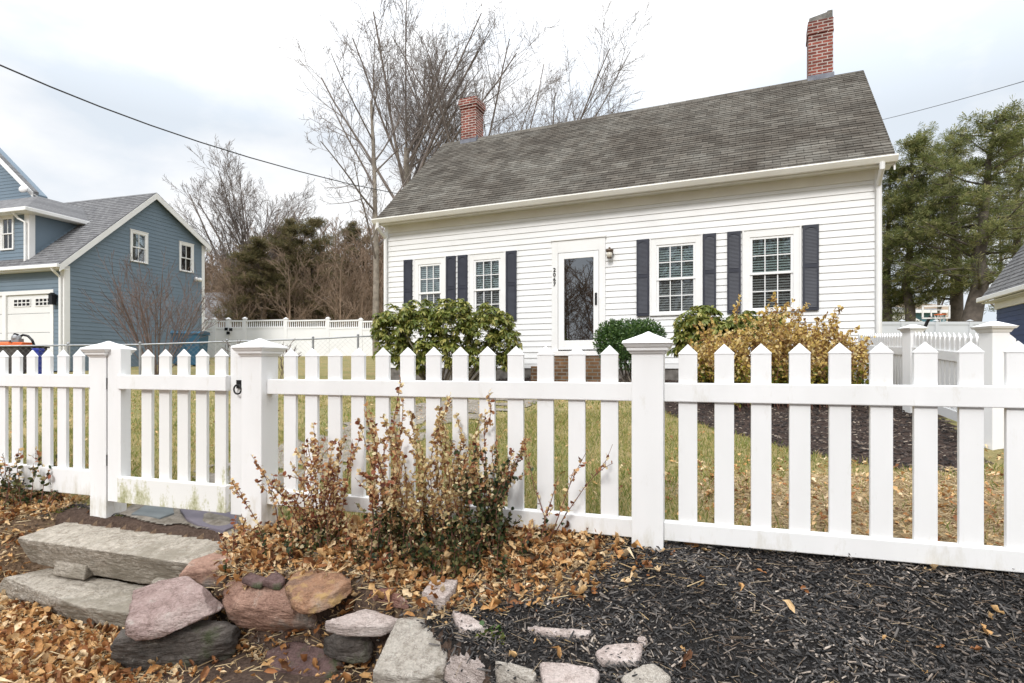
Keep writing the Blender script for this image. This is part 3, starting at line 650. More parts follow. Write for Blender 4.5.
# chimneys
def chimney(px0, px1, ytop, w, corbel, d=.50, ragged=False, back=.25):
    yf = RY - back; cx0 = H.front(px0, yf)[0]; cx1 = cx0 + w
    zt = (HY - ytop) / F * H.front((px0 + px1) / 2, yf)[1]
    c = MB(); zb = RZ - .7
    if corbel:
        c.box(cx0, cx1, yf, yf + d, zb, zt - .30)
        c.box(cx0 - .03, cx1 + .03, yf - .03, yf + d + .03, zt - .30, zt - .22); c.box(cx0 - .055, cx1 + .055, yf - .055, yf + d + .055, zt - .22, zt - .04); c.box(cx0 - .03, cx1 + .03, yf - .03, yf + d + .03, zt - .04, zt)
    else:
        c.box(cx0, cx1, yf, yf + d, zb, zt - .42); c.box(cx0 - .02, cx1 + .015, yf - .02, yf + d + .02, zt - .42, zt - .34); c.box(cx0 - .012, cx1 + .008, yf - .012, yf + d + .012, zt - .34, zt - .12)
    o = c.build('chimney', M['brick'], roof, bevel=.006)
    k = MB()
    if ragged:
        k.add([(cx0, yf, zt - .12), (cx1, yf, zt - .12), (cx1, yf + d, zt - .12), (cx0, yf + d, zt - .12), (cx0 + .02, yf + .01, zt - .03), (cx1 - .05, yf + .02, zt + .05), (cx1 - .06, yf + d, zt + .03), (cx0 + .02, yf + d, zt - .02)],
              [(4, 5, 6, 7), (0, 1, 5, 4), (1, 2, 6, 5), (2, 3, 7, 6), (3, 0, 4, 7)])
        k.box(cx1 - .12, cx1 - .01, yf, yf + d, zt - .119, zt + .055)
    else: k.box(cx0 + .03, cx1 - .03, yf + .03, yf + d - .03, zt, zt + .02)
    k.build('chimney_cap', M['mortar_cap'], roof)
    fl = MB(); zr0 = ez + (RZ - ez) * (yf - ey) / (RY - ey)
    fl.box(cx0 - .02, cx1 + .02, yf - .02, yf + .05, zr0 - .02, zr0 + .12); fl.box(cx0 - .015, cx0 + .01, yf + .05, RY, zr0, RZ + .08); fl.box(cx1 - .01, cx1 + .015, yf + .05, RY, zr0, RZ + .08)
    fl.build('flashing', M['lead'], roof)
chimney(808.5, 831, 14.5, .50, False, ragged=True, back=.06)
chimney(461, 477, 97.5, .48, True, back=.14)
# door
dr = MB(); cs = .16
storm0, storm1 = H.front(558.5)[0], H.front(599.6)[0]; stz = zavg([(560, 253.2), (598, 250.5)])
dr.box(dx0, storm0, -.05, .1, dzb - .03, dzt); dr.box(storm1, dx1, -.05, .1, dzb - .03, dzt); dr.box(storm0, storm1, -.05, .1, stz, dzt)
dr.box(dx0 - .02, dx1 + .02, -.075, .02, dzt, dzt + .035); dr.box(dx0, dx1, -.10, .1, dzb - .13, dzb - .03)
surround = dr.build('door_surround', M['trim'], house, bevel=.003)
g0, g1 = H.front(564.7)[0], H.front(594)[0]; gzt = zavg([(565, 259.3), (594, 257.3)]); gzb = zavg([(565, 340.6), (594, 340)])
st = MB(); e_ = .008
st.box(storm0 + e_, g0, -.045, -.01, dzb, stz - e_); st.box(g1, storm1 - e_, -.045, -.01, dzb, stz - e_); st.box(g0, g1, -.045, -.01, gzt, stz - e_); st.box(g0, g1, -.045, -.01, dzb, gzb)
door = st.build('storm_door', M['vinyl'], house, bevel=.004)
k = MB(); k.box(g0, g1, -.03, -.024, gzb, gzt); k.build('glass', M['door_glass'], door)
k = MB(); k.box(g0 - .1, g1 + .1, .06, .098, dzb, stz)
ww = (g1 - g0)
for a in (0, 1):
    for b_ in range(3): k.box(g0 + .03 + a * ww / 2, g0 - .03 + (a + 1) * ww / 2, .05, .06, gzb + .12 + b_ * .62, gzb + .62 + b_ * .62)
k.box(g0 - .05, g1 + .05, .045, .06, gzb + .75, gzb + .80)
k.build('inner_door', M['inner_door'], house)
k = MB(); hxx = H.front(596.6)[0]; hz = H.fz(596.6, 299)[1]; k.box(hxx - .022, hxx + .022, -.06, -.045, hz - .13, hz + .13); k.tube([(hxx, -.06, hz + .06), (hxx, -.10, hz + .05), (hxx, -.10, hz - .07), (hxx, -.06, hz - .08)], .011, 6)
k.build('door_handle', M['black_metal'], door)
# house number: 2 0 6 7 down the casing
nx0 = H.front(555.3)[0]; nzt = H.fz(555.3, 268)[1]; nzb = H.fz(555.3, 287.2)[1]; dh = (nzt - nzb) / 4
for i, ch in enumerate('2067'):
    cu = bpy.data.curves.new('digit', 'FONT'); cu.body = ch; cu.align_x = 'CENTER'; cu.align_y = 'CENTER'; cu.size = dh * 1.12; cu.extrude = .006; cu.offset = .002
    to = bpy.data.objects.new('tmp', cu); COL.objects.link(to); bpy.context.view_layer.update()
    me = bpy.data.meshes.new_from_object(to); bpy.data.objects.remove(to)
    me.transform(Matrix.Translation((nx0, -.058, nzt - dh * (i + .5))) @ Matrix.Rotation(R(90), 4, 'X'))
    o = mkobj('house_number', me, M['black_metal'], house)
    o['label'] = 'black door number digit %s' % ch
# wall lantern
lx, lz = H.fz(611, 254.5); k = MB(); k.box(lx - .05, lx + .05, -.035, -.015, lz - .02, lz + .12); k.tube([(lx, -.03, lz + .08), (lx, -.11, lz + .13), (lx, -.13, lz + .10)], .012, 6)
k.sphere((lx, -.13, lz + .06), .085, 12, 8, (1, 1, .55)); k.tube([(lx, -.13, lz + .1), (lx, -.13, lz + .13)], .02, 8); k.torus((lx, -.13, lz - .09), .05, .01, 'z', 12)
lan = k.build('wall_lantern', M['bronze'], house, smooth=True)
k = MB(); k.sphere((lx, -.13, lz - .02), .07, 12, 8, (.9, .9, 1.1)); k.build('lamp_glass', M['lamp_glass'], lan, smooth=True)
# brick stoop
k = MB(); k.box(dx0 - .12, dx1 + .15, -1.0, .02, GZH - .3, dzb - .36); k.box(dx0 - .02, dx1 + .05, -.62, .019, dzb - .36, dzb - .16); k.build('brick_stoop', M['stoop_brick'], house, bevel=.008)

# ------------------------------------------------------------------ picket fence
PW, PT = .084, .022
TR0, TR1, BR0, BR1, TIP = -.172, -.084, -.825, -.738, .098
def post(parent, x, zb, zt=None, w=.145, y=0, cap=True, zcap=.145):
    """post with its moulded cap; heights are relative to the camera height"""
    k = MB(); h = w / 2; k.box(x - h, x + h, y - h, y + h, zb, zcap - .065)
    p_ = k.build('post', M['fence'], parent, bevel=.004)
    c = MB(); z = zcap - .07
    c.frustum(x, y, z - .022, z - .008, h + .006, h + .014); c.frustum(x, y, z - .008, z + .008, h + .020, h + .022); c.frustum(x, y, z + .008, z + .026, h + .026, h + .038)
    c.frustum(x, y, z + .026, z + .040, h + .042, h + .036); c.frustum(x, y, z + .040, z + .072, h + .030, .028); c.frustum(x, y, z + .072, z + .085, .028, .004)
    c.build('post_cap', M['fence'], p_, bevel=.002)
    return p_
def picket(parent, x, zb, zt, m=None, w=PW, t=PT, y=0, name='picket', zdrop=0):
    k = MB(); h = w / 2; sh = zt - w * .52
    k.box(x - h, x + h, y - t / 2, y + t / 2, zb, sh - .002)
    a, b_ = h + .002, t / 2 + .002
    k.add([(x - a, y - b_, sh - .004), (x + a, y - b_, sh - .004), (x + a, y + b_, sh - .004), (x - a, y + b_, sh - .004), (x - a, y - b_, sh), (x + a, y - b_, sh), (x + a, y + b_, sh), (x - a, y + b_, sh), (x, y - .004, zt), (x, y + .004, zt)],
          [(0, 1, 5, 4), (1, 2, 6, 5), (2, 3, 7, 6), (3, 0, 4, 7), (4, 5, 8), (6, 7, 9), (5, 6, 9, 8), (7, 4, 8, 9)])
    return k.build(name, m or M['fence'], parent, bevel=.0015)
def fu(px): return FEN.front(px)[0]
fx, fy = FEN.wld(0, 0); FB = -.95
fence = thing('picket_fence', 'long white vinyl picket fence along the front with capped posts', 'fence', (fx, fy, 0), FEN.ang)
pL, pG, pM = fu(108.5), fu(260), fu(648.5); pR = pM + (pM - pG)
pLL = pL - 2.3
for x, zb in ((pLL, -1.2), (pL, -1.25), (pG, -1.25), (pM, -1.2), (pR, -1.2)): post(fence, x, zb)
hw = .0725
for (a, b_, dz, tips) in ((pLL, pL, .02, [fu(p_) for p_ in (17.3, 32.3, 47.6, 63.2, 79, 94.8)]), (pG, pM, 0, [fu(p_) for p_ in (290.9, 312.3, 335.2, 358.6, 383, 407.9, 433.8, 460.4, 487.6, 516, 545.7, 577, 609.7)]), (pM, pR, 0, [fu(p_) for p_ in (687.9, 724.2, 761, 799.6, 839.7, 881, 925, 970.5, 1018)])):
    step = (tips[-1] - tips[0]) / (len(tips) - 1)
    while tips[0] - step > a + .09: tips.insert(0, tips[0] - step)
    while tips[-1] + step < b_ - .09: tips.append(tips[-1] + step)
    k = MB(); k.box(a + hw, b_ - hw, -.026, .026, TR0 + dz, TR1 + dz); k.build('top_rail', M['fence'], fence, bevel=.004)
    k = MB(); k.box(a + hw, b_ - hw, -.026, .026, BR0 + (-.05 if dz else 0), BR1 + (.03 if dz else 0)); k.build('bottom_rail', M['fence'], fence, bevel=.004)
    for x in tips: picket(fence, x, BR1 - .03, TIP + dz * .4)
# gate
g0x, g1x = pL + hw + .012, pG - hw - .012
gate = thing('picket_gate', 'white picket gate with green mould on its lower rail and a black ring latch', 'gate', (*FEN.wld(g0x, 0), -.95), FEN.ang)
def gz(z): return z + .95
GT = g1x - g0x
k = MB(); k.box(0, .115, -.07, .0, gz(-.885), gz(.105)); k.box(.002, .113, -.068, -.002, gz(.105), gz(.108)); k.build('hinge_stile', M['fence'], gate, bevel=.004)
k = MB(); k.box(GT - .095, GT, -.045, .045, gz(-.90), gz(.105)); k.build('latch_stile', M['fence'], gate, bevel=.004)
k = MB(); k.box(.098, GT - .095, -.082, -.03, gz(-.155), gz(-.063)); k.build('top_rail', M['fence'], gate, bevel=.004)
k = MB(); k.box(.10, GT - .096, -.082, -.03, gz(-.885), gz(-.722)); br = k.build('bottom_rail', M['mouldy'], gate, bevel=.004); br['label'] = 'bottom rail blotched with green mould'
for p_ in (151.8, 169.3, 187.6, 206, 225): picket(gate, fu(p_) - g0x + .01, gz(-.74), gz(.10), M['mouldy'], y=-.056 + .02)
k = MB(); lx_ = GT - .005; k.box(lx_ - .035, lx_ + .03, -.056, -.044, gz(-.14), gz(-.09)); k.sphere((lx_, -.062, gz(-.125)), .011)
latch = k.build('latch', M['black_metal'], gate)
k = MB(); k.torus((lx_ - .01, -.072, gz(-.145)), .027, .005, 'y', 20); k.build('ring', M['black_metal'], latch, smooth=True)
for zz in (-.12, -.62):
    k = MB(); k.tube([(-.007, -.066, gz(zz - .035)), (-.007, -.066, gz(zz + .035))], .006, 8); k.build('hinge', M['black_metal'], gate)

# side fence, running back from post A to post B and on to the house
def run(parent, A, B, za, zb, n, sag=0, tipd=.24, hgt=.95, local=None, first=.1):
    """one panel between posts in the parent's frame: A,B plan points, za/zb ground heights. the pickets follow a dipping curve"""
    A = np.array(A); B = np.array(B); L = np.linalg.norm(B - A); d = (B - A) / L; ang = math.atan2(d[1], d[0])
    T = lambda x, y, z: (A[0] + d[0] * x - d[1] * y, A[1] + d[1] * x + d[0] * y, z)
    top = lambda x: za + (zb - za) * x / L + hgt - sag * math.sin(math.pi * x / L)
    seg = 12
    for nm, off0, off1, cur in (('top_rail', -.27, -.18, True), ('bottom_rail', .10, .19, False)):
        k = MB(T); vs = []; fs = []
        for i in range(seg + 1):
            x = .07 + (L - .14) * i / seg; base = top(x) if cur else za + (zb - za) * x / L
            for (y, z) in ((-.026, off0), (.026, off0), (.026, off1), (-.026, off1)): vs.append((x, y, base + z))
        for i in range(seg):
            for q_ in range(4): fs.append((i * 4 + q_, i * 4 + (q_ + 1) % 4, i * 4 + 4 + (q_ + 1) % 4, i * 4 + 4 + q_))
        fs += [(0, 1, 2, 3), (seg * 4, seg * 4 + 3, seg * 4 + 2, seg * 4 + 1)]
        k.add(vs, fs).build(nm, M['vinyl'], parent)
    for i in range(n):
        x = first + (L - 2 * first) * (i + .0) / (n - 1)
        kk = MB(T); h = PW / 2; t_ = PT / 2; zt = top(x); zb_ = za + (zb - za) * x / L + .17; sh = zt - .045
        kk.box(x - h, x + h, -t_, t_, zb_, sh)
        kk.add([(x - h, -t_, sh), (x + h, -t_, sh), (x + h, t_, sh), (x - h, t_, sh), (x, -.003, zt), (x, .003, zt)], [(0, 1, 4), (2, 3, 5), (1, 2, 5, 4), (3, 0, 4, 5)])
        kk.build('picket', M['vinyl'], parent)
pa = pt(994, 0, 4.66); pb = pt(912.5, 0, 6.6); pc = pt(858, 0, 9.0)
A0 = (0, 0); sf = thing('side_picket_fence', 'dipping-topped white picket fence running back toward the golden shrub', 'fence', (pa[0], pa[1], 0))
rel = lambda p_: (p_[0] - pa[0], p_[1] - pa[1])
Bp = rel(pb); Cp = rel(pc); Rp = (2.1, -.75)
def spost(x, y, zg, ztop):
    k = MB(); k.box(x - .07, x + .07, y - .07, y + .07, zg - .2, ztop - .07); p_ = k.build('post', M['vinyl'], sf, bevel=.004)
    c = MB(); z = ztop - .07; c.frustum(x, y, z - .02, z + .01, .076, .09); c.frustum(x, y, z + .01, z + .03, .10, .112); c.frustum(x, y, z + .03, z + .07, .105, .02); c.build('post_cap', M['vinyl'], p_, bevel=.002)
zA = float(g(pa[0], pa[1])); zB = float(g(pb[0], pb[1])); zC = float(g(pc[0], pc[1]))
spost(0, 0, zA, (HY - 321.5) / F * 4.66); spost(Bp[0], Bp[1], zB, (HY - 324.5) / F * 6.6)
tA = (HY - 333.5) / F * 4.66 - zA
run(sf, (0, 0), Bp, zA, zA + .13, 16, .0, hgt=tA); run(sf, Bp, Cp, zB, zC, 22, .02, hgt=(HY - 331.5) / F * 6.6 - zB)
run(sf, (0, 0), Rp, zA, zA - .05, 14, .0, hgt=tA)

# ------------------------------------------------------------------ blue house
B = Frame(*pt(64.5, 0, 19.0)[:2], (.9591, -.2832))
gb_ = float(g(*B.wld(-2, 2))) - .1
bh = thing('blue_garage_house', 'blue clapboard house with white trim, a garage door and a bare shrub in front', 'house', (*B.wld(0, 0), 0), B.ang)
D = 5.9; PYk = B.side(152.5)[0]; PZ = B.sz(152.5, 196)[1]; EZf = B.fz(64, 266)[1]; EZr = B.sz(204, 246)[1]; D = B.side(204)[0]
print('blue', D, PYk, PZ, EZf, EZr, gb_)
LW = 8.0
side = lambda x, y, z: (-y, x, z)       # local wall coords (x along depth, y outward-negative) on the plane x=0 facing +x
sidew = lambda x, y, z: (-y, x, z)
s_ = MB(); gd0, gd1 = B.front(-30)[0], B.front(53.9)[0]; gdt = B.fz(30, 290.5)[1]
siding(s_, gb_, EZf - .05, lambda z: (-LW, -.08), [(gd0, gd1, gb_ - 1, gdt)], .14, .014); s_.build('front_siding', M['blue_siding'], bh)
def gx_(z):
    a = 0.0 if z < EZf else PYk * (z - EZf) / (PZ - EZf)
    b_ = D if z < EZr else D - (D - PYk) * (z - EZr) / (PZ - EZr); return (a + .0, b_)
s_ = MB(sidew); w1 = (B.side(129.7)[0], B.side(147.3)[0], B.sz(138, 262)[1], B.sz(130, 229.5)[1]); w2 = (B.side(178.8)[0], B.side(193)[0], B.sz(185, 271.3)[1], B.sz(179, 241.5)[1])
siding(s_, gb_, PZ, gx_, [w1, w2], .14, .014); s_.build('gable_siding', M['blue_siding'], bh)
k = MB(); k.box(-LW, gd0 + .0, .1, .16, gb_ - .3, EZf + .1); k.box(gd1, -.02, .1, .16, gb_ - .3, EZf + .1); k.box(gd0, gd1, .1, .16, gdt, EZf + .1)
k.box(-LW, -LW + .1, .16, D, gb_ - .3, EZf); k.box(-LW, -.02, D - .1, D, gb_ - .3, EZr)
k.add([(-.1, .02, gb_ - .3), (-.1, D - .02, gb_ - .3), (-.1, D - .02, EZr), (-.1, PYk, PZ - .1), (-.1, .02, EZf), (-.12, .02, gb_ - .3), (-.12, D - .02, gb_ - .3), (-.12, D - .02, EZr), (-.12, PYk, PZ - .1), (-.12, .02, EZf)], [(0, 1, 2, 3, 4), (9, 8, 7, 6, 5)])
k.build('wall', M['blue_siding'], bh)
window(bh, sidew, *w1, cas=.085, cols=2, rows=1, fr=.03); window(bh, sidew, *w2, cas=.085, cols=2, rows=1, fr=.03)
for args in (((-.16, .022, -.03, .1, gb_, EZf)),):
    k = MB(); k.box(*args); k.build('corner_board', M['trim'], bh)
k = MB(sidew); k.box(.0, .16, -.025, .02, gb_, EZf + .02); k.build('corner_board', M['trim'], bh)
k = MB(sidew); k.box(D - .14, D + .01, -.025, .02, gb_, EZr); k.build('corner_board', M['trim'], bh)
# roof with front overhang, rakes
def slope(mb, x0, x1, ya, za, yb, zb, nrow):
    L = math.hypot(yb - ya, zb - za); ny, nz = -(zb - za) / L * (1 if yb > ya else -1), abs(yb - ya) / L
    if yb < ya: ny = (zb - za) / L
    for i in range(nrow):
        t0, t1 = i / nrow, (i + 1) / nrow
        y0, z0, y1, z1 = ya + (yb - ya) * t0, za + (zb - za) * t0, ya + (yb - ya) * t1, za + (zb - za) * t1
        mb.add([(x0, y0 + ny * .014, z0 + nz * .014), (x1, y0 + ny * .014, z0 + nz * .014), (x1, y1, z1), (x0, y1, z1), (x0, y0 - ny * .01, z0 - nz * .01), (x1, y0 - ny * .01, z0 - nz * .01)], [(0, 1, 2, 3), (4, 5, 1, 0)])
ovf = .3; sf_ = (PZ - EZf) / PYk; ze = EZf - ovf * sf_ * .35 + .12; zpk = PZ + .12; sr_ = (PZ - EZr) / (D - PYk)
r = MB(); slope(r, -LW, .2, -ovf, ze, PYk, zpk, 32); slope(r, -LW, .2, D + .15, EZr - .15 * sr_ + .12, PYk, zpk, 18)
r.add([(-LW, -ovf, ze - .02), (.19, -ovf, ze - .02), (.19, PYk, zpk - .02), (-LW, PYk, zpk - .02), (.19, D + .15, EZr - .15 * sr_ + .10), (-LW, D + .15, EZr - .15 * sr_ + .10)], [(0, 1, 2, 3), (3, 2, 4, 5)])
broof = r.build('roof', M['grey_roof'], bh)
k = MB()
def rakeb(x, ya, za, yb, zb, h=.2, off=-.02):
    k.add([(x, ya, za + off), (x, yb, zb + off), (x, yb, zb - h), (x, ya, za - h), (x + .03, ya, za + off), (x + .03, yb, zb + off), (x + .03, yb, zb - h), (x + .03, ya, za - h)], [(0, 1, 2, 3), (4, 7, 6, 5), (0, 4, 5, 1), (3, 2, 6, 7), (0, 3, 7, 4), (1, 5, 6, 2)])
rakeb(.185, -ovf, ze, PYk, zpk, .25); rakeb(.185, PYk, zpk, D + .15, EZr - .15 * sr_ + .12, .25)
k.box(.0, .185, PYk - .1, PYk + .1, zpk - .25, zpk - .10)
k.build('rake_board', M['trim'], bh)
k = MB(); k.box(-LW, .2, -ovf, -.015, ze - .16, ze - .13); k.box(-LW, .19, D + .01, D + .15, EZr - .2, EZr - .15); k.build('soffit', M['trim'], bh)
k = MB(); k.box(-LW, .21, -ovf - .1, -ovf, ze - .12, ze); k.box(-LW, .21, -ovf, -ovf + .03, ze - .16, ze - .02); k.build('gutter', M['trim'], bh, bevel=.02)
k = MB(); k.tube([(-.09, -ovf - .05, ze - .1), (-.09, -ovf, ze - .2), (-.09, -.08, ze - .4), (-.09, -.08, gb_)], .045, 8); k.build('downspout', M['trim'], bh)
# garage door
k = MB(); k.box(gd1 - .14, gd1, -.03, .12, gb_, gdt); k.box(gd0, gd1 - .14, -.03, .12, gdt - .13, gdt); k.build('garage_casing', M['trim'], bh)
gl0, gl1 = B.front(6.5)[0], gd1 - .14; gh = gdt - .13
k = MB(); n = 4; hh = (gh - gb_) / n
for i in range(n):
    k.box(gl0 - 3, gl1, .03, .07, gb_ + i * hh + .006, gb_ + (i + 1) * hh - .006)
gdoor = k.build('garage_door', M['garage'], bh, bevel=.006)
k = MB(); k.box(gl0 - .18, gl0, -.03, .12, gb_, gdt - .13); k.build('garage_casing', M['trim'], bh)
for a, b_ in ((13.2, 29.6), (34.8, 50.6)):
    k = MB(); x0, x1 = B.front(a)[0], B.front(b_)[0]; z1, z0 = B.fz(30, 299)[1], B.fz(30, 305.6)[1]
    k.box(x0, x1, .02, .032, z0, z1); pn = k.build('door_window', M['dark'], gdoor)
    k = MB()
    for i in range(5):
        xx = x0 + (x1 - x0) * i / 4; k.box(xx - .018, xx + .018, .008, .022, z0 - .02, z1 + .02)
    for zz in (z0 - .01, (z0 + z1) / 2, z1 + .01): k.box(x0, x1, .010, .021, zz - .015, zz + .015)
    k.build('muntin', M['trim'], pn)
# lamp beside garage, security light on the gable wall
k = MB(); x, z = B.fz(56.3, 299); k.box(x - .08, x + .08, -.20, -.06, z - .2, z + .12); k.frustum(x, -.13, z + .12, z + .2, .11, .03); k.box(x - .04, x + .04, -.06, -.01, z, z + .1); k.build('garage_lamp', M['black_metal'], bh)
k = MB(sidew); y, z = B.sz(195, 279); k.box(y - .06, y + .06, -.05, -.01, z - .06, z + .06); k.sphere((y - .06, -.14, z - .02), .09, 10, 8); k.sphere((y + .12, -.14, z - .02), .09, 10, 8); k.build('security_light', M['vinyl'], bh, smooth=True)
# dormer
dxr = B.front(30, .05)[0]; dz1 = B.fz(30, 213, .05)[1]
k = MB(lambda x, y, z: (x, y + .05, z)); dw0, dw1 = B.front(1, .05)[0], B.front(14.6, .05)[0]; dwz0, dwz1 = B.fz(8, 249.6, .05)[1], B.fz(8, 215.8, .05)[1]
siding(k, EZf + .02, dz1, lambda z: (-LW, dxr - .0), [(dw0, dw1, dwz0, dwz1)], .14, .014); k.build('dormer_front', M['blue_siding'], bh)
k = MB(); k.box(-LW, dxr - .04, .15, 2.2, EZf + .1, dz1); k.build('dormer_body', M['blue_siding'], bh)
window(bh, lambda x, y, z: (x, y + .05, z), dw0, dw1, dwz0, dwz1, cas=.085, cols=2, rows=1, fr=.03)
yb = (dz1 - ze) / ((zpk - ze) / (PYk + ovf)) - ovf + .1
k = MB(lambda x, y, z: (dxr - y, x, z)); siding(k, EZf + .02, dz1, lambda z: (.05 + max(0, (z - .05 - ze) / ((zpk - ze) / (PYk + ovf)) - ovf - .1), yb), [], .14, .014); k.build('dormer_cheek', M['blue_siding'], bh)
k = MB(); k.box(dxr - .22, dxr + .02, .01, .2, EZf + .08, dz1); k.build('corner_board', M['trim'], bh)
k = MB(); e1 = dxr + .3; fz_ = dz1 + .02
hp = (dxr - 1.25, 1.15, dz1 + 1.0); rb = (dxr - 1.25, 3.0, dz1 + 1.0); er = (e1, yb + .35, fz_ + .1)
k.add([(-LW, -.25, fz_ + .1), (e1, -.25, fz_ + .1), hp, (-LW, 1.15, dz1 + 1.0), er, rb, (-LW, 3.0, dz1 + 1.0), (e1, -.25, fz_ + .02), (-LW, -.25, fz_ + .02), (e1, yb + .35, fz_ + .02)],
      [(0, 1, 2, 3), (1, 4, 5, 2), (3, 2, 5, 6), (0, 8, 7, 1), (1, 7, 9, 4)])
k.build('dormer_roof', M['grey_roof'], bh)
k = MB(); k.box(-LW, e1 + .08, -.35, -.25, fz_ - .04, fz_ + .09); k.box(e1, e1 + .08, -.25, yb + .3, fz_ - .04, fz_ + .09); k.box(-LW, e1, -.25, .04, fz_ - .05, fz_ - .02); k.box(dxr, e1, .04, yb + .2, fz_ - .05, fz_ - .02); k.build('dormer_gutter', M['trim'], bh, bevel=.02)
k = MB(); k.tube([(dxr - .35, -.3, fz_), (dxr - .35, -.1, fz_ - .2), (dxr - .1, -.04, fz_ - .35), (dxr - .1, -.04, EZf + .15)], .04, 8); k.build('downspout', M['trim'], bh)
# main gable block behind
yg = 3.4; bx1 = B.front(40, yg)[0]; bz = B.fz(40, 193, yg)[1]; px0_, pz0_ = B.fz(0, 153, yg)
sl_ = (pz0_ - bz) / (bx1 - px0_); pkx = bx1 - 4.6; pkz = bz + 4.6 * sl_
k = MB(lambda x, y, z: (x, y + yg, z)); siding(k, 5.0, pkz - .1, lambda z: (bx1 - 9.2 + max(0, (z - bz) / sl_) + .1, bx1 - .25 - max(0, (z - bz) / sl_)), [], .14, .014); k.build('gable_siding', M['blue_siding'], bh)
k = MB(); k.extry([(bx1 - 9.0, gb_), (bx1 - .3, gb_), (bx1 - .3, bz), (pkx, pkz - .1), (bx1 - 9, bz)], yg + .05, yg + .5); k.build('main_block', M['blue_siding'], bh)
k = MB()
for sgn in (1, -1):
    X_ = lambda x: x if sgn == 1 else 2 * pkx - x
    k.extry([(X_(pkx), pkz + .15), (X_(bx1 + .1), bz - .02), (X_(bx1 + .1), bz - .14), (X_(pkx), pkz - .0)], yg - .3, yg - .12)
k.build('main_roof', M['grey_roof'], bh)
for sgn in (1, -1):
    k = MB()
    X_ = lambda x: x if sgn == 1 else 2 * pkx - x
    k.extry([(X_(pkx), pkz + .10), (X_(bx1 + .06), bz - .05), (X_(bx1 + .06), bz - .27), (X_(pkx), pkz - .14)], yg - .34, yg - .301); k.build('rake_board', M['trim'], bh)
k = MB(); x, z = B.fz(27.5, 192.7, yg - .35); k.sphere((x, yg - .50, z + .12), .28, 14, 8, (1, .25, .55)); k.tube([(x, yg - .45, z + .1), (x, yg + .02, z - .05)], .03, 6); k.build('satellite_dish', M['vinyl'], bh, smooth=True)

# ------------------------------------------------------------------ things in the neighbour's yard
def bin_(px, Y, h, label, tilt=0, w=.29):
    X = (px - CX) / F * Y; z = float(g(X, Y))
    t = thing('wheeled_bin', label, 'trash bin', (X, Y, z), R(20 + tilt), 'blue bins beside the blue house')
    k = MB(); k.frustum(0, 0, .04, h - .1, w * .78, w); k.frustum(0, 0, h - .1, h - .05, w + .03, w + .03); k.build('body', M['bin'], t, bevel=.015)
    k = MB(); k.extr([(-w - .05, h - .05), (-w, h), (0, h + .05), (w, h + .03), (w + .05, h - .05)], -w - .03, w + .03); k.tube([(-w, w + .08, h - .08), (w, w + .08, h - .08)], .015, 6); k.build('lid', M['bin'], t, bevel=.01)
    for sx in (-1, 1):
        k = MB(); k.tube([(sx * (w - .08), w * .8, .12), (sx * (w + .0), w * .8, .12)], .12, 14); k.build('wheel', M['rubber'], t)
bin_(181, 21.5, 1.26, 'darker blue wheeled bin, left of the two beside the blue house', w=.27); bin_(197, 21.0, 1.24, 'brighter blue wheeled bin, right of the two beside the blue house', -25, w=.28)
# dark garden cart with orange machine on it
Yc = 15.0; Xc = (17 - CX) / F * Yc; zc = float(g(Xc, Yc))
ct = thing('garden_cart', 'dark grey garden cart standing before the white garage door', 'cart', (Xc, Yc, zc), R(-5))
ctop = (HY - 346.5) / F * Yc - zc
k = MB(); k.extr([(-.35, .25), (.35, .25), (.42, ctop), (-.42, ctop)], -.46, .46); k.build('tub', M['cart'], ct, bevel=.01)
k = MB(); k.box(-.5, .5, -.45, -.42, ctop - .03, ctop + .01); k.box(-.5, .5, .42, .45, ctop - .03, ctop + .01); k.box(-.5, -.47, -.42, .42, ctop - .03, ctop + .01); k.box(.47, .5, -.42, .42, ctop - .03, ctop + .01); k.build('rim', M['black_metal'], ct)
for sx in (-.4, .4):
    for sy in (-.42, .42):
        k = MB(); k.tube([(sx, sy - .04, .17), (sx, sy + .04, .17)], .17, 16); k.build('wheel', M['rubber'], ct)
mw = thing('orange_machine', 'orange and grey power tool with a curved handle lying on the dark cart', 'power tool', (Xc, Yc, zc + ctop + .01), R(-5))
k = MB(); k.box(-.42, .32, -.2, .2, 0, .06); k.frustum(-.25, 0, .06, .11, .17, .13); k.box(.0, .3, -.15, .15, .06, .10); k.build('deck', M['orange'], mw, bevel=.02)
k = MB(); k.box(-.4, -.12, -.1, .1, .112, .16); k.sphere((-.02, 0, .22), .11, 12, 8, (1.1, .9, 1)); k.box(-.1, .12, -.08, .08, .10, .2); k.build('engine', M['grey_metal'], mw, bevel=.01)
k = MB(); k.tube([(.02, .05, .25), (.12, .05, .30), (.26, .05, .27), (.38, .05, .16), (.44, .05, .02)], .03, 8); k.tube([(-.1, -.05, .2), (-.02, -.05, .33), (.08, -.05, .3)], .02, 8); k.build('handle', M['black_metal'], mw, smooth=True)
Xb = (39.5 - CX) / F * Yc; k = MB(); zb0 = 0; k.frustum(0, 0, .05, .42, .055, .09); k.frustum(0, 0, .42, .46, .1, .1); k.frustum(0, 0, 0, .05, .06, .055)
o = k.build('plastic_can', M['royal'], None, bevel=.01, loc=(Xb, Yc - .05, (HY - 358.5) / F * Yc)); 
o.location.z = float(g(Xb, Yc - .05)); o.scale = (1, 1, ((HY - 348.5) / F * Yc - o.location.z) / .46)
tag(o, 'small royal blue plastic can standing beside the dark cart', 'can')
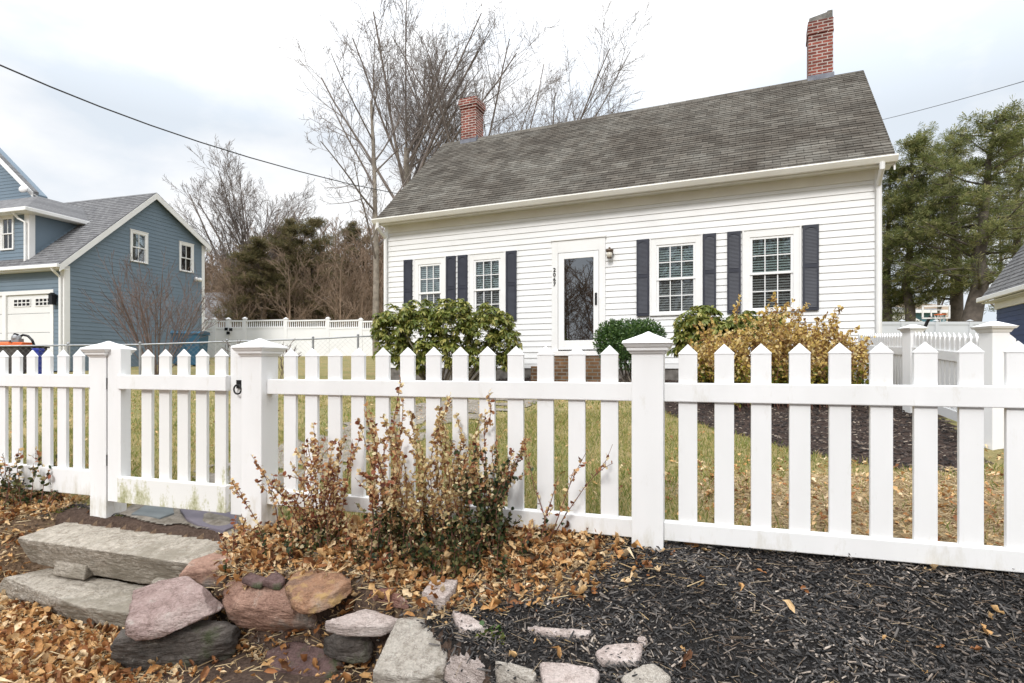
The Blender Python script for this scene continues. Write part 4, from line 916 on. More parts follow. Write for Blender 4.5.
# chain link fence
Ycl = 15.6
cl = thing('chain_link_fence', 'low galvanised chain link fence crossing the lawn between the yards', 'fence', (0, 0, 0))
pts_px = [(-60, 347), (0, 346), (140, 344.5), (215, 342), (262, 340.5), (313, 339), (358, 336.5), (392, 335.5)]
posts_px = [(-30, 346.5), (68, 345.3), (140, 344.5), (227, 341.7), (313, 339), (358, 336.5)]
def clY(px): return 13.5 + (px - 0) * .004
k = MB(); k.tube([pt(px, py, clY(px)) for px, py in pts_px], .022, 6); k.build('top_rail', M['grey_metal'], cl, smooth=True)
for px, py in posts_px:
    X, Y, Z = pt(px, py, clY(px)); k = MB(); k.tube([(X, Y, float(g(X, Y)) - .1), (X, Y, Z + .03)], .028, 8); k.sphere((X, Y, Z + .04), .035, 8, 6); k.build('post', M['grey_metal'], cl)
k = MB()
for i in range(len(pts_px) - 1):
    a = np.array(pt(*pts_px[i], clY(pts_px[i][0]))); b_ = np.array(pt(*pts_px[i + 1], clY(pts_px[i + 1][0]))); L = np.linalg.norm(b_[:2] - a[:2]); n = max(2, int(L / .12))
    for j in range(n):
        for s in (1, -1):
            p0 = a + (b_ - a) * (j / n); hgt = .95; j2 = j + s * hgt / .12 / 1.0
            p1 = a + (b_ - a) * (min(max(j2, 0), n) / n); frac = abs(min(max(j2, 0), n) - j) / (hgt / .12)
            z1 = p0[2] - hgt * frac
            k.tube([tuple(p0), (p1[0], p1[1], z1)], .0016, 3)
k.build('wire_mesh', M['grey_metal'], cl)
# tall white vinyl privacy fence behind
Ypf = 29.0
pf = thing('privacy_fence', 'tall white vinyl privacy fence with lattice top behind the left lawn', 'fence', (0, 0, 0))
pf_pts = [(205, 319.5, 354.5, 28), (214.5, 319.5, 354.5, 28), (228.5, 319.5, 354.5, 28), (245, 319, 355, 28), (286, 319.5, 354.5, 27.4), (328, 319, 354, 26.8), (361, 320, 353, 26.2), (398, 320, 352, 25.6)]
for px, y0, y1, Y in pf_pts:
    X = (px - CX) / F * Y; zt = (HY - y0) / F * Y; zb = min((HY - y1) / F * Y, float(g(X, Y))) - .1
    k = MB(); k.box(X - .08, X + .08, Y - .08, Y + .08, zb, zt + .02); k.frustum(X, Y, zt + .02, zt + .10, .11, .02); k.build('post', M['vinyl'], pf)
for i in range(len(pf_pts) - 1):
    a, b_ = pf_pts[i], pf_pts[i + 1]; A_ = np.array([(a[0] - CX) / F * a[3], a[3]]); B_ = np.array([(b_[0] - CX) / F * b_[3], b_[3]]); L = np.linalg.norm(B_ - A_); d = (B_ - A_) / L
    T = lambda x, y, z, A_=A_, d=d: (A_[0] + d[0] * x - d[1] * y, A_[1] + d[1] * x + d[0] * y, z)
    zt = (HY - (a[1] + b_[1]) / 2 - 1) / F * a[3]; zb = float(g(A_[0], A_[1])) - .1
    k = MB(T); k.box(.08, L - .08, -.03, .03, zb, zt - .38); k.box(.08, L - .08, -.045, .045, zt - .42, zt - .33); k.box(.08, L - .08, -.045, .045, zt - .07, zt)
    n = int(L / .12)
    for j in range(n):
        x = .08 + (L - .16) * (j + .5) / n; k.box(x - .02, x + .02, -.012, .012, zt - .33, zt - .07)
    if i == 0 or i == 2: k.build('side_panel', M['vinyl'], pf)
    else: k.build('fence_panel' if i != 1 else 'gate_panel', M['vinyl'], pf)
k = MB()
for px, py in ((226, 329), (230.5, 329.5), (228, 333), (227, 346)): X, Y, Z = pt(px, py, 27.8); k.box(X - .07, X + .07, Y - .02, Y + .04, Z - .07, Z + .07)
k.build('gate_latch', M['black_metal'], pf)
# grey shed beyond the privacy fence
Ys = 36; X0, X1 = (196 - CX) / F * Ys, (240 - CX) / F * Ys; sh = thing('grey_shed', 'low grey metal shed roof showing above the white fence beside the blue house', 'shed', ((X0 + X1) / 2, Ys, 1.0), R(-8))
w = (X1 - X0) / 2; k = MB(); zt = (HY - 292) / F * Ys - 1.0
k.extry([(-w, -.8), (w, -.8), (w, zt * .62), (w * .75, zt * .86), (w * .35, zt * .98), (-w * .2, zt), (-w, zt * .97)], 0, 4); k.build('roof_shell', M['tarp'], sh)

# ------------------------------------------------------------------ right-hand background
gzr = lambda X, Y: float(g(X, Y))
nv = Frame(*pt(997, 0, 17)[:2], (-.3979, -.9175)); # local x towards the camera along the wall
nh = thing('navy_house', 'navy house with grey shingle roof and white eaves at the right edge', 'house', (*nv.wld(0, 0), 0), nv.ang)
# local: x towards camera, y = to the right (away from viewer's side)
ezn = (HY - 301) / F * 17; gn = -1.0
k = MB(); siding(k, gn, ezn, lambda z: (0, 9), [], .14, .014); k.build('siding', M['navy_siding'], nh)
k = MB(); k.box(0, 9, .03, 7, gn, ezn); k.extrz([(0, .03), (9, .03), (9, 7), (0, 7)], ezn, ezn + .01); k.build('wall', M['navy_siding'], nh)
k = MB(); slope(k, -.15, 9.3, -.35, ezn + .1, 2.2, ezn + 4.0, 30); k.add([(-.15, -.35, ezn + .08), (9.3, -.35, ezn + .08), (9.3, 2.2, ezn + 3.98), (-.15, 2.2, ezn + 3.98), (-.15, 4.8, ezn + .08), (9.3, 4.8, ezn + .08)], [(0, 1, 2, 3), (3, 2, 5, 4), (0, 3, 4)]); k.build('roof', M['grey_roof'], nh)
k = MB(); k.box(-.2, 9.3, -.45, -.32, ezn - .02, ezn + .12); k.box(-.2, 9.3, -.32, .0, ezn - .06, ezn - .02); k.box(-.02, 9.2, -.06, .0, ezn - .26, ezn - .06); k.build('gutter', M['trim'], nh, bevel=.02)
x, Y = 1.2, 0; k = MB(); k.box(1.5, 2.6, .6, 2.0, ezn + .9, ezn + 3.0); k.extr([(.45, ezn + 3.0), (2.1, ezn + 3.0), (1.3, ezn + 3.8)], 1.35, 2.75); k.build('dormer', M['trim'], nh)
# grey-white fence along the right yard
rfn = thing('right_boundary_fence', 'plain pale grey vinyl fence below the pines behind the basketball hoop', 'fence', (0, 0, 0))
Yr = 22.5
xp = [(868 + 34 * i) for i in range(6)]
for i, px in enumerate(xp):
    X, Y, Z = pt(px, 322.2, Yr); k = MB(); k.box(X - .07, X + .07, Yr - .07, Yr + .07, gzr(X, Yr) - .3, Z + .025); k.frustum(X, Yr, Z + .05, Z + .1, .09, .02); k.build('post', M['pale_vinyl'], rfn)
    if i: k = MB(); X0_, _, _ = pt(xp[i - 1], 0, Yr); k.box(X0_ + .07, X - .07, Yr - .025, Yr + .025, -.8, Z); k.box(X0_ + .07, X - .07, Yr - .045, Yr + .045, Z - .1, Z + .02); k.build('fence_panel', M['pale_vinyl'], rfn)
# basketball hoop
Yh = 17; X, Y, Z = pt(936, 306, Yh); zg = gzr(X, Yh)
bk = thing('basketball_hoop', 'basketball hoop with clear white-framed backboard on a slanting dark pole', 'basketball hoop', (X, Yh, zg), R(-12))
wz = Z - zg; bw, bh_ = .37, .36
k = MB()
for a in ((-bw, bw, wz - .02, wz + .02), (-bw, bw, wz - bh_ - .02, wz - bh_ + .02), (-bw, -bw + .04, wz - bh_, wz), (bw - .04, bw, wz - bh_, wz), (-.14, .14, wz - .13, wz - .11), (-.14, -.11, wz - bh_ + .04, wz - .12), (.11, .14, wz - bh_ + .04, wz - .12)): k.box(a[0], a[1], -.02, .02, a[2], a[3])
k.build('backboard', M['vinyl'], bk)
k = MB(); k.torus((0.03, -.18, wz - .27), .15, .014, 'z', 20); k.build('rim', M['orange'], bk)
k = MB()
for i in range(8):
    a = i * math.pi / 4; k.tube([(.03 + .15 * math.cos(a), -.18 + .15 * math.sin(a), wz - .27), (.03 + .09 * math.cos(a + .4), -.18 + .09 * math.sin(a + .4), wz - .48)], .006, 3)
k.build('net', M['vinyl'], bk)
k = MB(); k.tube([(-.12, .03, wz - .30), (-.2, .05, wz - .45), (-.42, .06, wz - 1.0), (-.44, .06, 0)], .045, 8); k.build('pole', M['black_metal'], bk)
k = MB(); k.box(-.75, -.1, -.3, .45, -.15, .15); k.build('base', M['rubber'], bk, bevel=.03)
# distant teal house and tan bank
Yt = 48; X0_, _, Z = pt(886, 311, Yt); X1_ = pt(946, 0, Yt)[0]
th_ = thing('teal_house', 'far pale teal house with white roof edge seen through the pine trunks', 'house', (X0_, Yt, 0))
w = X1_ - X0_; k = MB(); k.box(0, w, 0, 8, -1, 4.6); k.build('wall', M['teal_siding'], th_)
k = MB(); k.add([(-.4, -.6, 4.5), (w + .4, -.6, 4.5), (w + .4, 4, 5.4), (-.4, 4, 5.4), (-.4, 8.6, 4.5), (w + .4, 8.6, 4.5)], [(0, 1, 2, 3), (3, 2, 5, 4)]); k.build('roof', M['grey_roof'], th_)
k = MB(); k.box(-.4, w + .4, -.7, -.6, 4.35, 4.6); k.box(-.6, 1.6, -.4, -.05, -1, 4.3); k.extry([(1.6, 4.3), (1.6, 3.9), (4.2, 2.6), (4.2, 3.0)], -.3, -.1); k.build('porch', M['trim'], th_)
k = MB(); k.box(5.0, 5.9, -.05, .02, 2.2, 3.7); k.build('window', M['trim'], th_)
Yb2 = 46; xs_ = np.linspace(-8, 8, 17); k = MB(); vs = []; rr = random.Random(5)
pts_ = [(x, 0) for x in xs_]
n = len(xs_)
for j, (yy, f_) in enumerate(((0, 0), (2, .6), (4, .9), (8, 1.0), (14, .8))):
    for x in xs_: vs.append((x, yy + rr.uniform(-.3, .3), -1.0 + f_ * 6.8 * math.exp(-(x / 5.5) ** 4) + rr.uniform(-.2, .2)))
fs = [(j * n + i, j * n + i + 1, (j + 1) * n + i + 1, (j + 1) * n + i) for j in range(4) for i in range(n - 1)]
k.add(vs, fs); tag(k.build('hill', M['tan_bank'], None, smooth=True, loc=(pt(968, 0, Yb2)[0], Yb2, 0)), kind='structure')
# brown wooded hill behind everything
xs_ = np.linspace(-90, 90, 60); ysn = [58, 64, 72, 90, 130]; fz2 = [0, .55, .85, 1, 1.1]; k = MB(); vs = []; n = len(xs_)
for yy, f_ in zip(ysn, fz2):
    for x in xs_: vs.append((x, yy, -1 + f_ * (4.3 + 5.0 * math.exp(-((x + 17) / 10) ** 2) + 1.2 * math.sin(x * .21) + .8 * math.sin(x * .53)) + rr.uniform(-.3, .3)))
fs = [(j * n + i, j * n + i + 1, (j + 1) * n + i + 1, (j + 1) * n + i) for j in range(4) for i in range(n - 1)]
k.add(vs, fs); tag(k.build('hill', M['far_hill'], None, smooth=True), kind='structure')

# ------------------------------------------------------------------ trees
def tubes_np(segs, n=3):
    """segs: list of polylines (pts array k x 3, radii k) -> V, F flat"""
    Vs = []; Fs = []; off = 0
    ang = 2 * np.pi * np.arange(n) / n; ca, sa = np.cos(ang), np.sin(ang)
    for P_, r_ in segs:
        d = np.gradient(P_, axis=0); d /= np.linalg.norm(d, axis=1)[:, None] + 1e-9
        ref = np.array([.9, .2, .1]) if abs(d[0, 2]) > .6 else np.array([0, 0, 1.])
        u = np.cross(d, ref); u /= np.linalg.norm(u, axis=1)[:, None] + 1e-9; w_ = np.cross(d, u)
        ring = P_[:, None, :] + (u[:, None, :] * ca[None, :, None] + w_[:, None, :] * sa[None, :, None]) * r_[:, None, None]
        Vs.append(ring.reshape(-1, 3)); k_ = len(P_)
        i = np.arange(k_ - 1)[:, None] * n + np.arange(n)[None]; j = np.arange(k_ - 1)[:, None] * n + (np.arange(n)[None] + 1) % n
        Fs.append((np.stack([i, j, j + n, i + n], -1) + off).reshape(-1)); off += k_ * n
    return np.concatenate(Vs), np.concatenate(Fs)
def grow(rng, p, d, L, r, lvl, cfg, out):
    nseg = (7, 6, 4, 3, 2, 2)[min(lvl, 5)]; P_ = [p]; R_ = [r]; q = p.copy(); dd = d / np.linalg.norm(d)
    for i in range(nseg):
        dd = dd + rng.normal(0, cfg['wob'] * (1 if lvl else .4), 3) + np.array([0, 0, cfg['up'] * (1 if lvl else .2)]) / nseg
        dd /= np.linalg.norm(dd); q = q + dd * L / nseg; P_.append(q.copy()); R_.append(r * (1 - (.62 if lvl < cfg['lv'] else .8) * (i + 1) / nseg))
    P_ = np.array(P_); R_ = np.maximum(np.array(R_), cfg['rmin']); out[min(lvl, 2)].append((P_, R_))
    if lvl >= cfg['lv']: return
    n = cfg['n'][lvl]; n = max(1, int(round(n * rng.uniform(.8, 1.2))))
    t0 = cfg['t0'][lvl]
    for k_ in range(n):
        t = t0 + (1 - t0) * (k_ + rng.uniform(.2, .9)) / n; t = min(t, .98); f = t * nseg; i = min(int(f), nseg - 1); pp = P_[i] + (P_[i + 1] - P_[i]) * (f - i); base = P_[i + 1] - P_[i]; base /= np.linalg.norm(base)
        a = rng.normal(0, 1, 3); a -= base * (a @ base); a /= np.linalg.norm(a); aa = cfg['ang']; th_a = R(rng.uniform(*(aa[lvl] if isinstance(aa, list) else aa)))
        nd = base * math.cos(th_a) + a * math.sin(th_a)
        rr_ = (R_[i] + (R_[i + 1] - R_[i]) * (f - i)) * rng.uniform(*cfg.get('rr', (.5, .72)))
        grow(rng, pp, nd, L * cfg['len'][lvl] * rng.uniform(.75, 1.15) * (1.15 - .55 * t), rr_, lvl + 1, cfg, out)
def tree_meshes(seed, H_, r0, cfg, trunks=None):
    rng = np.random.default_rng(seed); out = [[], [], []]
    for (dx, dy, lean, sc_) in (trunks or [(0, 0, (0, 0), 1)]):
        grow(rng, np.array([dx, dy, 0.]), np.array([lean[0], lean[1], 1.]), H_ * cfg.get('trunk', .85) * sc_, r0 * sc_, 0, cfg, out)
    Vt, Ft = tubes_np(out[0], 8); mt = np_mesh('trunk', Vt, Ft, np.full(len(Ft) // 4, 4))
    V1, F1 = tubes_np(out[1], 5); 
    V2, F2 = tubes_np(out[2], 3) if out[2] else (np.zeros((0, 3)), np.zeros(0, int))
    mc = np_mesh('crown', np.concatenate([V1, V2]), np.concatenate([F1, F2 + len(V1)]), np.full((len(F1) + len(F2)) // 4, 4))
    return mt, mc
BIG = dict(lv=4, n=[10, 9, 7, 5], t0=[.62, .18, .12, .12], ang=[(16, 42), (20, 42), (24, 48), (24, 52)], len=[1.05, .46, .46, .46], wob=.05, up=.13, rmin=.0065, rr=(.36, .60), trunk=.5)
def place_tree(mt, mc, X, Y, label, rz=0, s=1, sz=None, m1='bark', m2='twig', group=None, name='bare_tree', z=None):
    t = thing(name, label, 'tree', (X, Y, (float(g(X, Y)) if z is None else z) - .1), rz, group)
    t.scale = (s, s, sz or s)
    a = mkobj('trunk', mt, M[m1] if not mt.materials else mt.materials[0], t) if not mt.materials else bpy.data.objects.new('trunk', mt)
    if a.name not in COL.objects: COL.objects.link(a); a.parent = t
    b_ = mkobj('crown', mc, M[m2], t) if not mc.materials else bpy.data.objects.new('crown', mc)
    if b_.name not in COL.objects: COL.objects.link(b_); b_.parent = t
    return t
tG = tree_meshes(43, 19.5, .22, dict(BIG, t0=[.35, .15, .12, .12], n=[10, 9, 7, 5]), [(0, 0, (.16, 0), 1), (.5, 0, (.36, .1), .92)])
GRP = 'bare trees behind the white house'
tA = tree_meshes(15, 22.5, .36, dict(BIG, n=[13, 9, 7, 5]))
tB = tree_meshes(23, 22, .22, dict(BIG, n=[8, 9, 7, 5], t0=[.5, .15, .12, .12], ang=[(12, 28), (18, 38), (24, 48), (24, 52)]))
tC = tree_meshes(37, 21, .22, dict(BIG, n=[9, 9, 7, 5], t0=[.45, .15, .12, .12]), [(0, 0, (-.12, 0), 1), (.5, 0, (.28, 0), .95)])
place_tree(*tA, *pt(412, 0, 30)[:2], 'tall bare tree with wide fan of limbs rising left of the left chimney', .4, 1.0, .97, group=GRP)
place_tree(*tB, *pt(447, 0, 33)[:2], 'slender bare tree just left of the left chimney, crossing the tall tree', 1.0, .95, .93, group=GRP)
place_tree(*tC, *pt(487, 0, 30)[:2], 'bare forked tree behind the roof just right of the left chimney', .1, 1.05, .98, group=GRP)
place_tree(*tG, *pt(543, 0, 36)[:2], 'lower bare tree leaning right above the roof ridge, farthest right behind the house', 0, 1.0, .93, group=GRP)
tD = tree_meshes(51, 13, .16, dict(BIG, n=[10, 7, 6, 4], ang=(35, 62), len=[.42, .5, .5, .5], t0=[.35, .2, .2, .2], up=.25, rmin=.007, trunk=.9))
place_tree(*tD, *pt(376, 0, 25)[:2], 'slim pale bare tree beside the left corner of the white house', .2, .95, .98)
tE = tree_meshes(67, 16.5, .24, dict(BIG, n=[17, 10, 7, 5], ang=[(18, 46), (20, 42), (24, 48), (24, 52)], len=[1.0, .46, .46, .46], t0=[.30, .15, .2, .2], rmin=.008, trunk=.5, up=.16))
place_tree(*tE, *pt(249, 0, 37)[:2], 'round-crowned bare tree rising behind the white privacy fence', .3, .92, .92)
tF = tree_meshes(77, 12, .12, dict(BIG, n=[9, 6, 5, 4], ang=(18, 40), rmin=.009, len=[.9, .5, .5, .5]))
place_tree(*tF, *pt(196, 0, 42)[:2], 'thin bare tree behind the right end of the blue house', .8, .9, .98)
place_tree(*tF, *pt(60, 0, 48)[:2], 'bare treetop showing over the ridge of the blue house', 2.0, 1.2, 1.25)
place_tree(*tF, *pt(122, 0, 46)[:2], 'bare treetop just left of the peak of the blue house', 4.0, 1.1, 1.15)
# woodland mass of brown twigs
tW = [tree_meshes(200 + i, 9, .07, dict(lv=3, n=[11, 7, 5], t0=[.1, .1, .2], ang=(20, 50), len=[.5, .5, .5], wob=.10, up=.2, rmin=.014)) for i in range(5)]
def mesh_arr(me):
    v = np.empty(len(me.vertices) * 3, np.float32); me.vertices.foreach_get('co', v); f = np.empty(len(me.loops), np.int32); me.loops.foreach_get('vertex_index', f); return v.reshape(-1, 3), f
def woodland(name, spots, label, m):
    Vs = []; Fs = []; off = 0; rng = np.random.default_rng(9)
    for (X, Y, z, s) in spots:
        for me in tW[rng.integers(5)]:
            v, f = mesh_arr(me); a = rng.uniform(0, 6.3); c_, s_n = math.cos(a), math.sin(a)
            v2 = np.stack([(v[:, 0] * c_ - v[:, 1] * s_n) * s, (v[:, 0] * s_n + v[:, 1] * c_) * s, v[:, 2] * s], -1) + np.array([X, Y, z]); Vs.append(v2); Fs.append(f + off); off += len(v)
    V_ = np.concatenate(Vs); F_ = np.concatenate(Fs); o = mkobj(name, np_mesh(name, V_, F_, np.full(len(F_) // 4, 4)), m); return tag(o, label, 'woods', kind='stuff')
rng = np.random.default_rng(4)
sp = []
for i in range(170):
    px = rng.uniform(150, 440); Y = rng.uniform(38, 56); X = (px - CX) / F * Y
    s = rng.uniform(.80, 1.08) * (1.0 if 235 < px < 400 else .8); sp.append((X, Y, float(g(X, Y)) + .5, s))
sp += [((px - CX) / F * Y, Y, .6, s_) for px, Y, s_ in zip(rng.uniform(225, 395, 26), rng.uniform(32, 35.5, 26), rng.uniform(.45, .72, 26))]
woodland('woodland', sp, 'brown bare thicket of saplings behind the white privacy fence', M['brown_twig'])
sp = [(rng.uniform(-42, 12), rng.uniform(-30, -10), -1.5, rng.uniform(1.0, 1.8)) for i in range(42)]
woodland('woodland', sp, 'brown bare woods across the street behind the viewer', M['brown_twig'])

TUFT = ([(0, 0, 0), (1, -.06, .05), (1, .06, .05), (.9, .35, -.08), (.85, .42, -.05), (.9, -.35, .1), (.85, -.42, .06), (.7, .1, .55), (.62, .2, .6)],
        [(0, 1, 2), (0, 4, 3), (0, 5, 6), (0, 7, 8)])
def conifer(name, seed, X, Y, H_, spread, nl, label, mneedle, t0=.2, leaf=.27, z=None, droop=-.1, shape=lambda t: 1 - .75 * t, per=5, clump=5, trunk_r=.25, lean=(0, 0), squash=1.0, group=None):
    rng = np.random.default_rng(seed)
    t = thing(name, label, 'tree', (X, Y, (float(g(X, Y)) if z is None else z) - .1), 0, group)
    n = 10; tp = np.stack([np.cumsum(rng.normal(0, .08, n + 1)) + lean[0] * np.linspace(0, H_, n + 1), np.cumsum(rng.normal(0, .08, n + 1)) + lean[1] * np.linspace(0, H_, n + 1), np.linspace(0, H_, n + 1)], -1); tr = trunk_r * (1 - .93 * np.linspace(0, 1, n + 1))
    Vt, Ft = tubes_np([(tp, tr)], 8); mkobj('trunk', np_mesh('trunk', Vt, Ft, np.full(len(Ft) // 4, 4)), M['pine_bark'], t)
    limbs = []; C_ = []; Dd = []
    for i in range(nl):
        f = t0 + (1 - t0) * (i + rng.uniform(0, 1)) / nl; zi = f * n; k_ = min(int(zi), n - 1); p = tp[k_] + (tp[k_ + 1] - tp[k_]) * (zi - k_)
        a = rng.uniform(0, 2 * np.pi); L = spread * shape((f - t0) / (1 - t0)) * rng.uniform(.55, 1.15); d = np.array([math.cos(a), math.sin(a), rng.uniform(-.05, .35) + droop])
        m_ = 6; pts2 = [p]; dd = d.copy()
        for j in range(m_): dd = dd + rng.normal(0, .12, 3) + np.array([0, 0, .06]); pts2.append(pts2[-1] + dd / np.linalg.norm(dd) * L / m_)
        pts2 = np.array(pts2); limbs.append((pts2, np.linspace(.045 * trunk_r / .25 + .01, .01, m_ + 1) * (.5 + .5 * (1 - f))))
        for j in range(2, m_ + 1):
            for c in range(per):
                off = rng.normal(0, 1, 3) * np.array([.42, .42, .16]) * (L * .22 + .12); cc = pts2[j] - (pts2[j] - pts2[j - 1]) * rng.uniform() + off
                if rng.uniform() < .35: limbs.append((np.array([pts2[j - 1], cc]), np.array([.012, .006])))
                C_.append(cc); Dd.append(dd + rng.normal(0, .3, 3))
    V1, F1 = tubes_np(limbs, 4); mkobj('limbs', np_mesh('limbs', V1, F1, np.full(len(F1) // 4, 4)), M['pine_bark'], t)
    C_ = np.array(C_); n2 = len(C_) * clump; P_ = np.repeat(C_, clump, 0) + rng.normal(0, 1, (n2, 3)) * np.array([.19, .19, .09]) * leaf / .34
    S = np.repeat(rng.uniform(.6, 1.2, (n2, 1)) * leaf, 3, 1); RM = rotm(rng, n2, .9)
    scatter('crown', *TUFT, P_, RM, S, mneedle, t); return t
PG = 'pines behind the house on the right'
pine_col = lambda t: (.6 + .4 * math.sin(math.pi * min(1, t * 1.1))) * (1 - .45 * t)
P1 = pt(885, 0, 28); conifer('pine_tree', 1, P1[0], P1[1], 9.2, 2.6, 46, 'pine close against the right corner of the white house', M['needle'], shape=pine_col, t0=.10, group=PG)
P1 = pt(910, 0, 27); conifer('pine_tree', 2, P1[0], P1[1], 10.0, 2.8, 48, 'straight dark-trunked pine, second from the white house', M['needle'], shape=pine_col, t0=.2, group=PG)
P1 = pt(955, 0, 29); conifer('pine_tree', 3, P1[0], P1[1], 10.8, 3.7, 56, 'broad pine behind the basketball hoop', M['needle'], shape=pine_col, t0=.24, trunk_r=.36, group=PG)
P1 = pt(972, 0, 24); conifer('pine_tree', 4, P1[0], P1[1], 9.9, 3.8, 52, 'thick-trunked pine with right-leaning limb left of the navy roof', M['needle'], shape=pine_col, t0=.24, trunk_r=.40, lean=(.12, 0), group=PG)
P1 = pt(1015, 0, 30); conifer('pine_tree', 5, P1[0], P1[1], 11.4, 3.7, 54, 'pine rising over the navy roof at the right edge', M['needle'], shape=pine_col, t0=.14, trunk_r=.3, group=PG)
P1 = pt(1075, 0, 30); conifer('pine_tree', 6, P1[0], P1[1], 12.6, 3.8, 40, 'outermost pine beyond the navy roof, cut by the right edge', M['needle'], shape=pine_col, t0=.14, trunk_r=.3, group=PG)
tP = tree_meshes(91, 13, .12, dict(BIG, n=[12, 7, 6, 4], ang=(25, 50), t0=[.3, .2, .2, .2], rmin=.010))
place_tree(*tP, *pt(940, 0, 33)[:2], 'bare twiggy tree mixed among the pines at the right', .2, .95, 1.0, m2='red_twig')
place_tree(*tP, *pt(1000, 0, 36)[:2], 'bare twiggy tree over the rightmost pines', 2.2, 1.1, 1.12, m2='red_twig')
EG = 'dark evergreens in the left woods'
cone = lambda t: (1 - t * t) ** .7 * .9 + .08
for i, (px, Y, h, sp_, lab) in enumerate(((283, 35, 8.2, 3.0, 'dark evergreen right of the round-crowned bare tree'), (310, 36, 8.6, 3.0, 'tallest dark evergreen in the middle of the left woods'), (258, 33, 6.6, 2.6, 'lower dark evergreen behind the round-crowned bare tree'), (352, 42, 9.6, 2.8, 'brownish evergreen nearest the slim pale tree'), (235, 40, 7.0, 2.4, 'small evergreen over the grey shed'))):
    P1 = pt(px, 0, Y); conifer('evergreen_tree', 30 + i, P1[0], P1[1], h, sp_, 50, lab, M['cedar'], shape=cone, t0=.02, leaf=.26, per=5, clump=5, trunk_r=.13, group=EG)

# ------------------------------------------------------------------ bare shrubs by the blue house
def bare_shrub(seed, X, Y, H_, label, m='red_twig', n=16, spread=.6, r=.02):
    tr = []; rng = np.random.default_rng(seed)
    for i in range(n): a = rng.uniform(0, 6.28); s = rng.uniform(.1, spread); tr.append((.12 * math.cos(a), .12 * math.sin(a), (s * math.cos(a), s * math.sin(a)), rng.uniform(.7, 1.05)))
    mt, mc = tree_meshes(seed, H_, r, dict(lv=2, n=[7, 4], t0=[.35, .2], ang=(14, 40), len=[.45, .5], wob=.07, up=.12, rmin=.0045, trunk=1.0), tr)
    t = thing('bare_shrub', label, 'shrub', (X, Y, float(g(X, Y)) - .05)); mkobj('stems', mt, M[m], t); mkobj('twigs', mc, M[m], t); return t
X, Y, _ = pt(158, 0, 16.5); bs_ = bare_shrub(5, X, Y, 3.0, 'large bare shrub with spreading stems before the blue gable wall', n=26, spread=.95, r=.020)
X, Y, _ = pt(272, 0, 11.5); bare_shrub(8, X, Y, 1.0, 'small bare shrub behind the latch post of the gate', n=9, spread=.9, r=.009)

# ------------------------------------------------------------------ leafy shrubs
def lobes_points(rng, lobes, n, depth=.35, low=-.5):
    """points near the surface of overlapping ellipsoid lobes with outward normals"""
    P_ = []; Nn = []; vol = np.array([a[3] * a[4] for a in lobes]); pr = vol / vol.sum(); cnt = rng.multinomial(n, pr)
    for (cx_, cy_, cz_, rx, rz_), c in zip(lobes, cnt):
        d = rng.normal(0, 1, (c, 3)); d /= np.linalg.norm(d, axis=1)[:, None]; d[:, 2] = np.where(d[:, 2] < low, -d[:, 2] * .5, d[:, 2])
        rad = 1 - depth * rng.uniform(0, 1, c) ** 1.6 + rng.normal(0, .04, c)
        P_.append(np.stack([cx_ + d[:, 0] * rx * rad, cy_ + d[:, 1] * rx * rad, cz_ + d[:, 2] * rz_ * rad], -1)); Nn.append(d)
    return np.concatenate(P_), np.concatenate(Nn)
def frame_from(d, rng):
    """rotation whose x axis is d, random roll"""
    d = d / (np.linalg.norm(d, axis=1)[:, None] + 1e-9); r_ = rng.normal(0, 1, d.shape); y = np.cross(r_, d); y /= np.linalg.norm(y, axis=1)[:, None] + 1e-9; z = np.cross(d, y)
    return np.stack([d, y, z], -1)
def flat_frame(d, rng, roll=.5):
    """x axis d, z as near up as possible, rolled a little"""
    d = d / (np.linalg.norm(d, axis=1)[:, None] + 1e-9); up = np.array([0, 0, 1.])[None] + rng.normal(0, roll, d.shape); y = np.cross(up, d); y /= np.linalg.norm(y, axis=1)[:, None] + 1e-9; z = np.cross(d, y)
    return np.stack([d, y, z], -1)
def stems_in(rng, lobes, n, base, r=.012):
    segs = []
    for i in range(n):
        L_ = lobes[rng.integers(len(lobes))]; tgt = np.array([L_[0] + rng.uniform(-.6, .6) * L_[3], L_[1] + rng.uniform(-.6, .6) * L_[3], L_[2] + rng.uniform(-.2, .6) * L_[4]])
        b0 = np.array([base[0] + rng.normal(0, .12), base[1] + rng.normal(0, .12), -.05]); mid = (b0 + tgt) / 2 + rng.normal(0, .08, 3) - np.array([0, 0, .1]); segs.append((np.array([b0, mid, tgt]), np.array([r * 1.6, r, r * .4])))
    V1, F1 = tubes_np(segs, 5); return np_mesh('stems', V1, F1, np.full(len(F1) // 4, 4))
